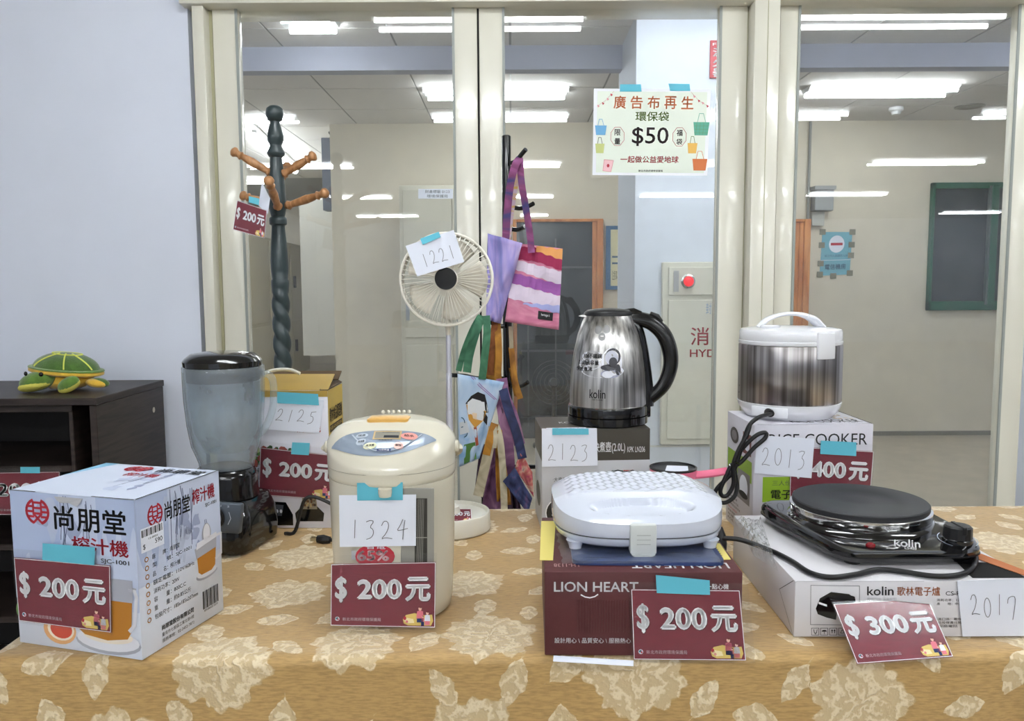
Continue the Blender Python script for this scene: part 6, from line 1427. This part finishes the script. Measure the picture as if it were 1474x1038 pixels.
def strap(pts, wd_, m, par, twist=0):
    p_ = catmull(pts, 6); rings = []
    for i, a in enumerate(p_):
        b0 = p_[min(i+1, len(p_)-1)]; t = (p_[min(i+1, len(p_)-1)]-p_[max(i-1, 0)]).normalized(); n_ = V((0,-1,0)); k_ = t.cross(n_).normalized(); k_ = (Quaternion(t, twist*i/len(p_)) @ k_)*wd_/2; nn_ = t.cross(k_).normalized()*.0014
        rings.append([a-k_-nn_, a+k_-nn_, a+k_+nn_, a-k_+nn_])
    return MB().loft(rings).build('strap', m, par, smooth=50)
# big pink striped bag
B1 = 2.16
q = thing('tote_bag', 'pink and lilac brush-striped tote bag with small black label', 'bag', P(765, 350, B1), 'tote bags on the black stand')
lil_ = clothmat('lilac_blue_cloth', [(.3, (104, 112, 176)), (.5, (150, 140, 200)), (.7, (196, 176, 214))], (6, 2, 1.4), 4)
pinkc = clothmat('pink_cloth', [(.3, (196, 110, 140)), (.6, (216, 140, 166)), (.8, (226, 170, 184))], (2, 2, 6), 4)
purp = clothmat('purple_strap_cloth', [(.35, (60, 56, 104)), (.5, (118, 58, 96)), (.68, (160, 96, 150))], (2, 2, 5), 3)
_, fn = patch('bag_panel', [(727, 463), (804, 475), (810, 358), (742, 350)], [B1+.03, B1, B1, B1+.03], pinkc, q, .01, 3, 18, 18, .003)
def bf(u, v, h): p_ = fn(max(0,min(1,u)), max(0,min(1,v))); return p_ + V((0, -.0018-h, 0))
f = Face(None, 1, .0003, bf)
def band(u0, u1, pts_lo, pts_hi, m, l, n=16):
    for i in range(n):
        ua, ub = u0+(u1-u0)*i/n, u0+(u1-u0)*(i+1)/n
        g = lambda pts, u: np.interp(u, [p[0] for p in pts], [p[1] for p in pts]) + .008*math.sin(u*31+l)
        for j in range(3):
            def yy(u, k): a, b = g(pts_lo, u), g(pts_hi, u); return a+(b-a)*k/3
            f.poly([(ua, yy(ua, j)), (ub, yy(ub, j)), (ub, yy(ub, j+1)), (ua, yy(ua, j+1))], m, l)
wht_, crm, pur_, org_, blu_ = mat('brush_white', (214, 200, 216), .85), mat('brush_crimson', (158, 46, 84), .85), mat('brush_purple', (156, 92, 164), .85), mat('brush_orange', (226, 160, 96), .85), mat('brush_periwinkle', (168, 172, 220), .85)
band(0, 1, [(0,.68),(1,.55)], [(0,.80),(.5,.76),(1,.72)], wht_, 1); band(0, 1, [(0,.50),(1,.42)], [(0,.63),(1,.56)], pur_, 2); band(0, 1, [(0,.30),(.5,.28),(1,.24)], [(0,.50),(1,.42)], wht_, 1); band(.3, 1, [(.3,.25),(1,.2)], [(.3,.27),(1,.30)], blu_, 3)
band(0, 1, [(0,.80),(.5,.80),(1,.73)], [(0,.95),(.4,.98),(1,.86)], crm, 2); band(.45, 1, [(.45,.93),(1,.86)], [(.45,1),(1,.99)], org_, 3)
f.build('brush_stripes', q)
f = Face(None, 5, .0003, bf); f.rect(.60, .10, .88, .20, ink, 1, 5); f.text('heritage k', .66, .135, .82, .175, lettering_white, 2); f.build('black_label', q)
patch('bag_panel', [(700, 460), (720, 466), (752, 350), (702, 336)], [B1+.01, B1+.02, B1-.01, B1+.02], lil_, q, .02, 7, 16, 16, .003)
strap([P(728, 345, B1), P(730, 310, B1), P(734, 270, B1), P(741, 240, B1), P(748, 228, B1+.04)], .020, purp, q)
strap([P(765, 364, B1-.004), P(763, 340, B1), P(757, 300, B1), P(751, 265, B1), P(748, 228, B1+.04)], .018, purp, q)
strap([P(731, 345, B1+.05), P(735, 310, B1+.05), P(741, 270, B1+.05), P(747, 230, B1+.06)], .016, clothmat('pale_strap_cloth', [(.4, (196,176,190)), (.6, (206,170,90))], (2,2,9), 4), q)
# light blue bag with a rounded tan and black print
B2 = 2.12
q = thing('tote_bag', 'light blue tote bag with green straps and a tan and black print', 'bag', P(690, 545, B2), 'tote bags on the black stand')
sky = clothmat('sky_blue_cloth', [(.3, (132, 172, 214)), (.5, (176, 200, 226)), (.75, (212, 220, 232))], (3, 2, 2), 4)
_, fn = patch('bag_panel', [(661, 672), (690, 660), (725.6, 550), (658.8, 538)], [B2, B2, B2, B2], sky, q, .006, 1, 18, 18, .003)
f = Face(None, 1, .0003, bf)
def inv(px, py):      # pixel to patch coordinates by a small search
    best = None; u, v, s_ = .5, .5, .5
    for _ in range(22):
        c0_ = None
        for du in (-1, 0, 1):
            for dv in (-1, 0, 1):
                a, b = min(1, max(0, u+du*s_)), min(1, max(0, v+dv*s_)); p_ = fn(a, b); t_ = P(px, py, p_.y); e_ = (t_-p_).length
                if c0_ is None or e_ < c0_[0]: c0_ = (e_, a, b)
        _, u, v = c0_; s_ *= .6
    return (u, v)
def bp(pts, m, l): f.poly([inv(*p_) for p_ in pts], m, l)
tan_, blk_ = mat('print_tan', (206, 150, 66), .85), mat('print_black', (36, 32, 34), .85)
bp([(673, 578), (681, 570), (690, 567), (698, 572), (702, 588), (701, 606), (694, 608), (688, 620), (680, 618), (673, 602)], mat('print_halo', (222, 224, 226), .85), 1)
bp([(671, 582), (690, 586), (700, 592), (697, 604), (684, 616), (675, 604)], tan_, 2); bp([(670, 581), (678, 570), (688, 564), (698, 568), (701, 580), (703, 594), (697, 594), (688, 584)], blk_, 3)
bp([(678, 588), (687, 590), (686, 604), (681, 602)], mat('print_cream2', (232, 208, 178), .85), 3); bp([(697, 592), (702, 600), (701, 612), (696, 606)], blk_, 3); bp([(682, 615), (686, 614), (689, 640), (685, 642)], mat('print_rust', (170, 84, 60), .85), 2)
bp([(668, 640), (684, 636), (686, 660), (668, 668)], mat('print_green', (86, 132, 66), .85), 1); bp([(661, 608), (672, 606), (676, 622), (662, 626)], mat('print_pale', (196, 200, 204), .85), 1)
for o_ in (0, 4): f.line([inv(678+o_, 541), inv(690+o_, 556), inv(712+o_*.7, 575)], .002, mat('print_mauve', (160, 120, 180), .85), 2)
for cx_, cy_ in ((664, 608), (668, 622)): f.line([inv(cx_+5*math.cos(t), cy_+7*math.sin(t)) for t in np.linspace(-1.5, 1.5, 9)], .0025, navy, 3)
f.build('printed_pattern', q)
grs = clothmat('green_strap_cloth', [(.3, (40, 84, 62)), (.6, (74, 128, 96))], (4, 4, 4), 3)
strap([P(672, 536, B2), P(676, 510, B2), P(686, 475, B2), P(694, 455, B2+.05)], .022, grs, q); strap([P(660, 534, B2+.02), P(668, 505, B2+.02), P(680, 475, B2+.02), P(691, 455, B2+.05)], .016, grs, q)
strap([P(694, 546, B2-.006), P(697, 520, B2-.01), P(701, 480, B2-.01), P(700, 455, B2+.04)], .020, grs, q)
# the bunched bags further down
def bag(label, panels, straps):
    q = thing('tote_bag', label, 'bag', P(panels[0][0][0][0], panels[0][0][0][1], panels[0][1]), 'tote bags on the black stand')
    for px, Yv, m, amp, sd in panels: patch('bag_panel', px, Yv, m, q, amp, sd)
    for pts, wd_, m in straps: strap(pts, wd_, m, q)
mus = clothmat('mustard_cloth', [(.3, (120, 76, 24)), (.6, (184, 128, 44))], (3,3,3), 4); mau = clothmat('mauve_cloth', [(.3, (84, 50, 82)), (.5, (132, 88, 124)), (.75, (176, 132, 156))], (3,3,3), 4)
nvy = clothmat('indigo_cloth', [(.35, (32, 36, 66)), (.6, (58, 66, 110)), (.8, (120, 80, 110))], (5,3,3), 4); bei = clothmat('beige_strap', [(.3, (150,138,112)), (.6, (206,196,170))], (3,3,3), 4); flo = clothmat('floral_cloth', [(.3, (170,60,96)), (.5, (190,110,100)), (.65, (200,170,150)), (.8, (60,52,90))], (6,6,6), 5)
drk = clothmat('plum_cloth', [(.3, (44,30,50)), (.6, (78,54,76))], (3,3,3), 4)
bag('mustard brown bag with brown straps behind the light blue bag', [([(700, 545), (722, 550), (719, 478), (700, 482)], 2.2, mus, .01, 2)], [([P(716, 550, 2.17), P(718, 510, 2.17), P(716, 465, 2.2)], .018, mus), ([P(706, 540, 2.18), P(708, 500, 2.18), P(713, 462, 2.2)], .018, clothmat('rust_cloth', [(.3,(96,50,26)),(.6,(150,88,44))]))])
bag('mauve and plum bag drooping at the lower middle of the stand', [([(693, 736), (728, 736), (726, 640), (708, 645)], 2.1, mau, .03, 4), ([(728, 736), (750, 736), (728, 600), (715, 570)], 2.14, drk, .03, 5), ([(684, 700), (706, 740), (706, 640), (692, 640)], 2.13, drk, .02, 8)], [([P(748, 640, 2.1), P(738, 600, 2.1), P(726, 570, 2.12), P(722, 545, 2.15)], .030, mau), ([P(735, 690, 2.1), P(732, 640, 2.1), P(724, 600, 2.12), P(718, 560, 2.15)], .026, mau)])
bag('bag with beige and golden straps knotted around a lower hook', [([(715, 722), (736, 728), (722, 620), (712, 620)], 2.07, mus, .02, 6)], [([P(688, 714, 2.05), P(696, 680, 2.05), P(704, 645, 2.05), P(710, 615, 2.08)], .026, bei), ([P(700, 655, 2.04), P(706, 630, 2.04), P(712, 610, 2.08)], .020, mus), ([P(712, 645, 2.04), P(713, 628, 2.04), P(712, 612, 2.08)], .010, bei), ([P(726, 735, 2.06), P(724, 680, 2.06), P(720, 635, 2.06), P(714, 612, 2.09)], .018, bei)])
bag('folded indigo and floral bag hanging lowest at the right of the stand', [([(724, 693), (760, 740), (766, 718), (741, 673)], 2.05, nvy, .01, 9), ([(741, 673), (768, 715), (766, 680), (750, 650)], 2.08, flo, .01, 10)], [([P(752, 660, 2.08), P(744, 625, 2.08), P(732, 590, 2.1), P(724, 560, 2.12)], .024, nvy)])
bag('long thin bag with golden lining behind the black pole', [([(740, 570), (750, 572), (737, 530), (733, 530)], 2.25, mus, .01, 11)], [([P(749, 574, 2.22), P(741, 545, 2.22), P(736, 500, 2.25)], .016, mus), ([P(745, 560, 2.24), P(738, 530, 2.24), P(735, 470, 2.26)], .012, bei)])
MB_ = None
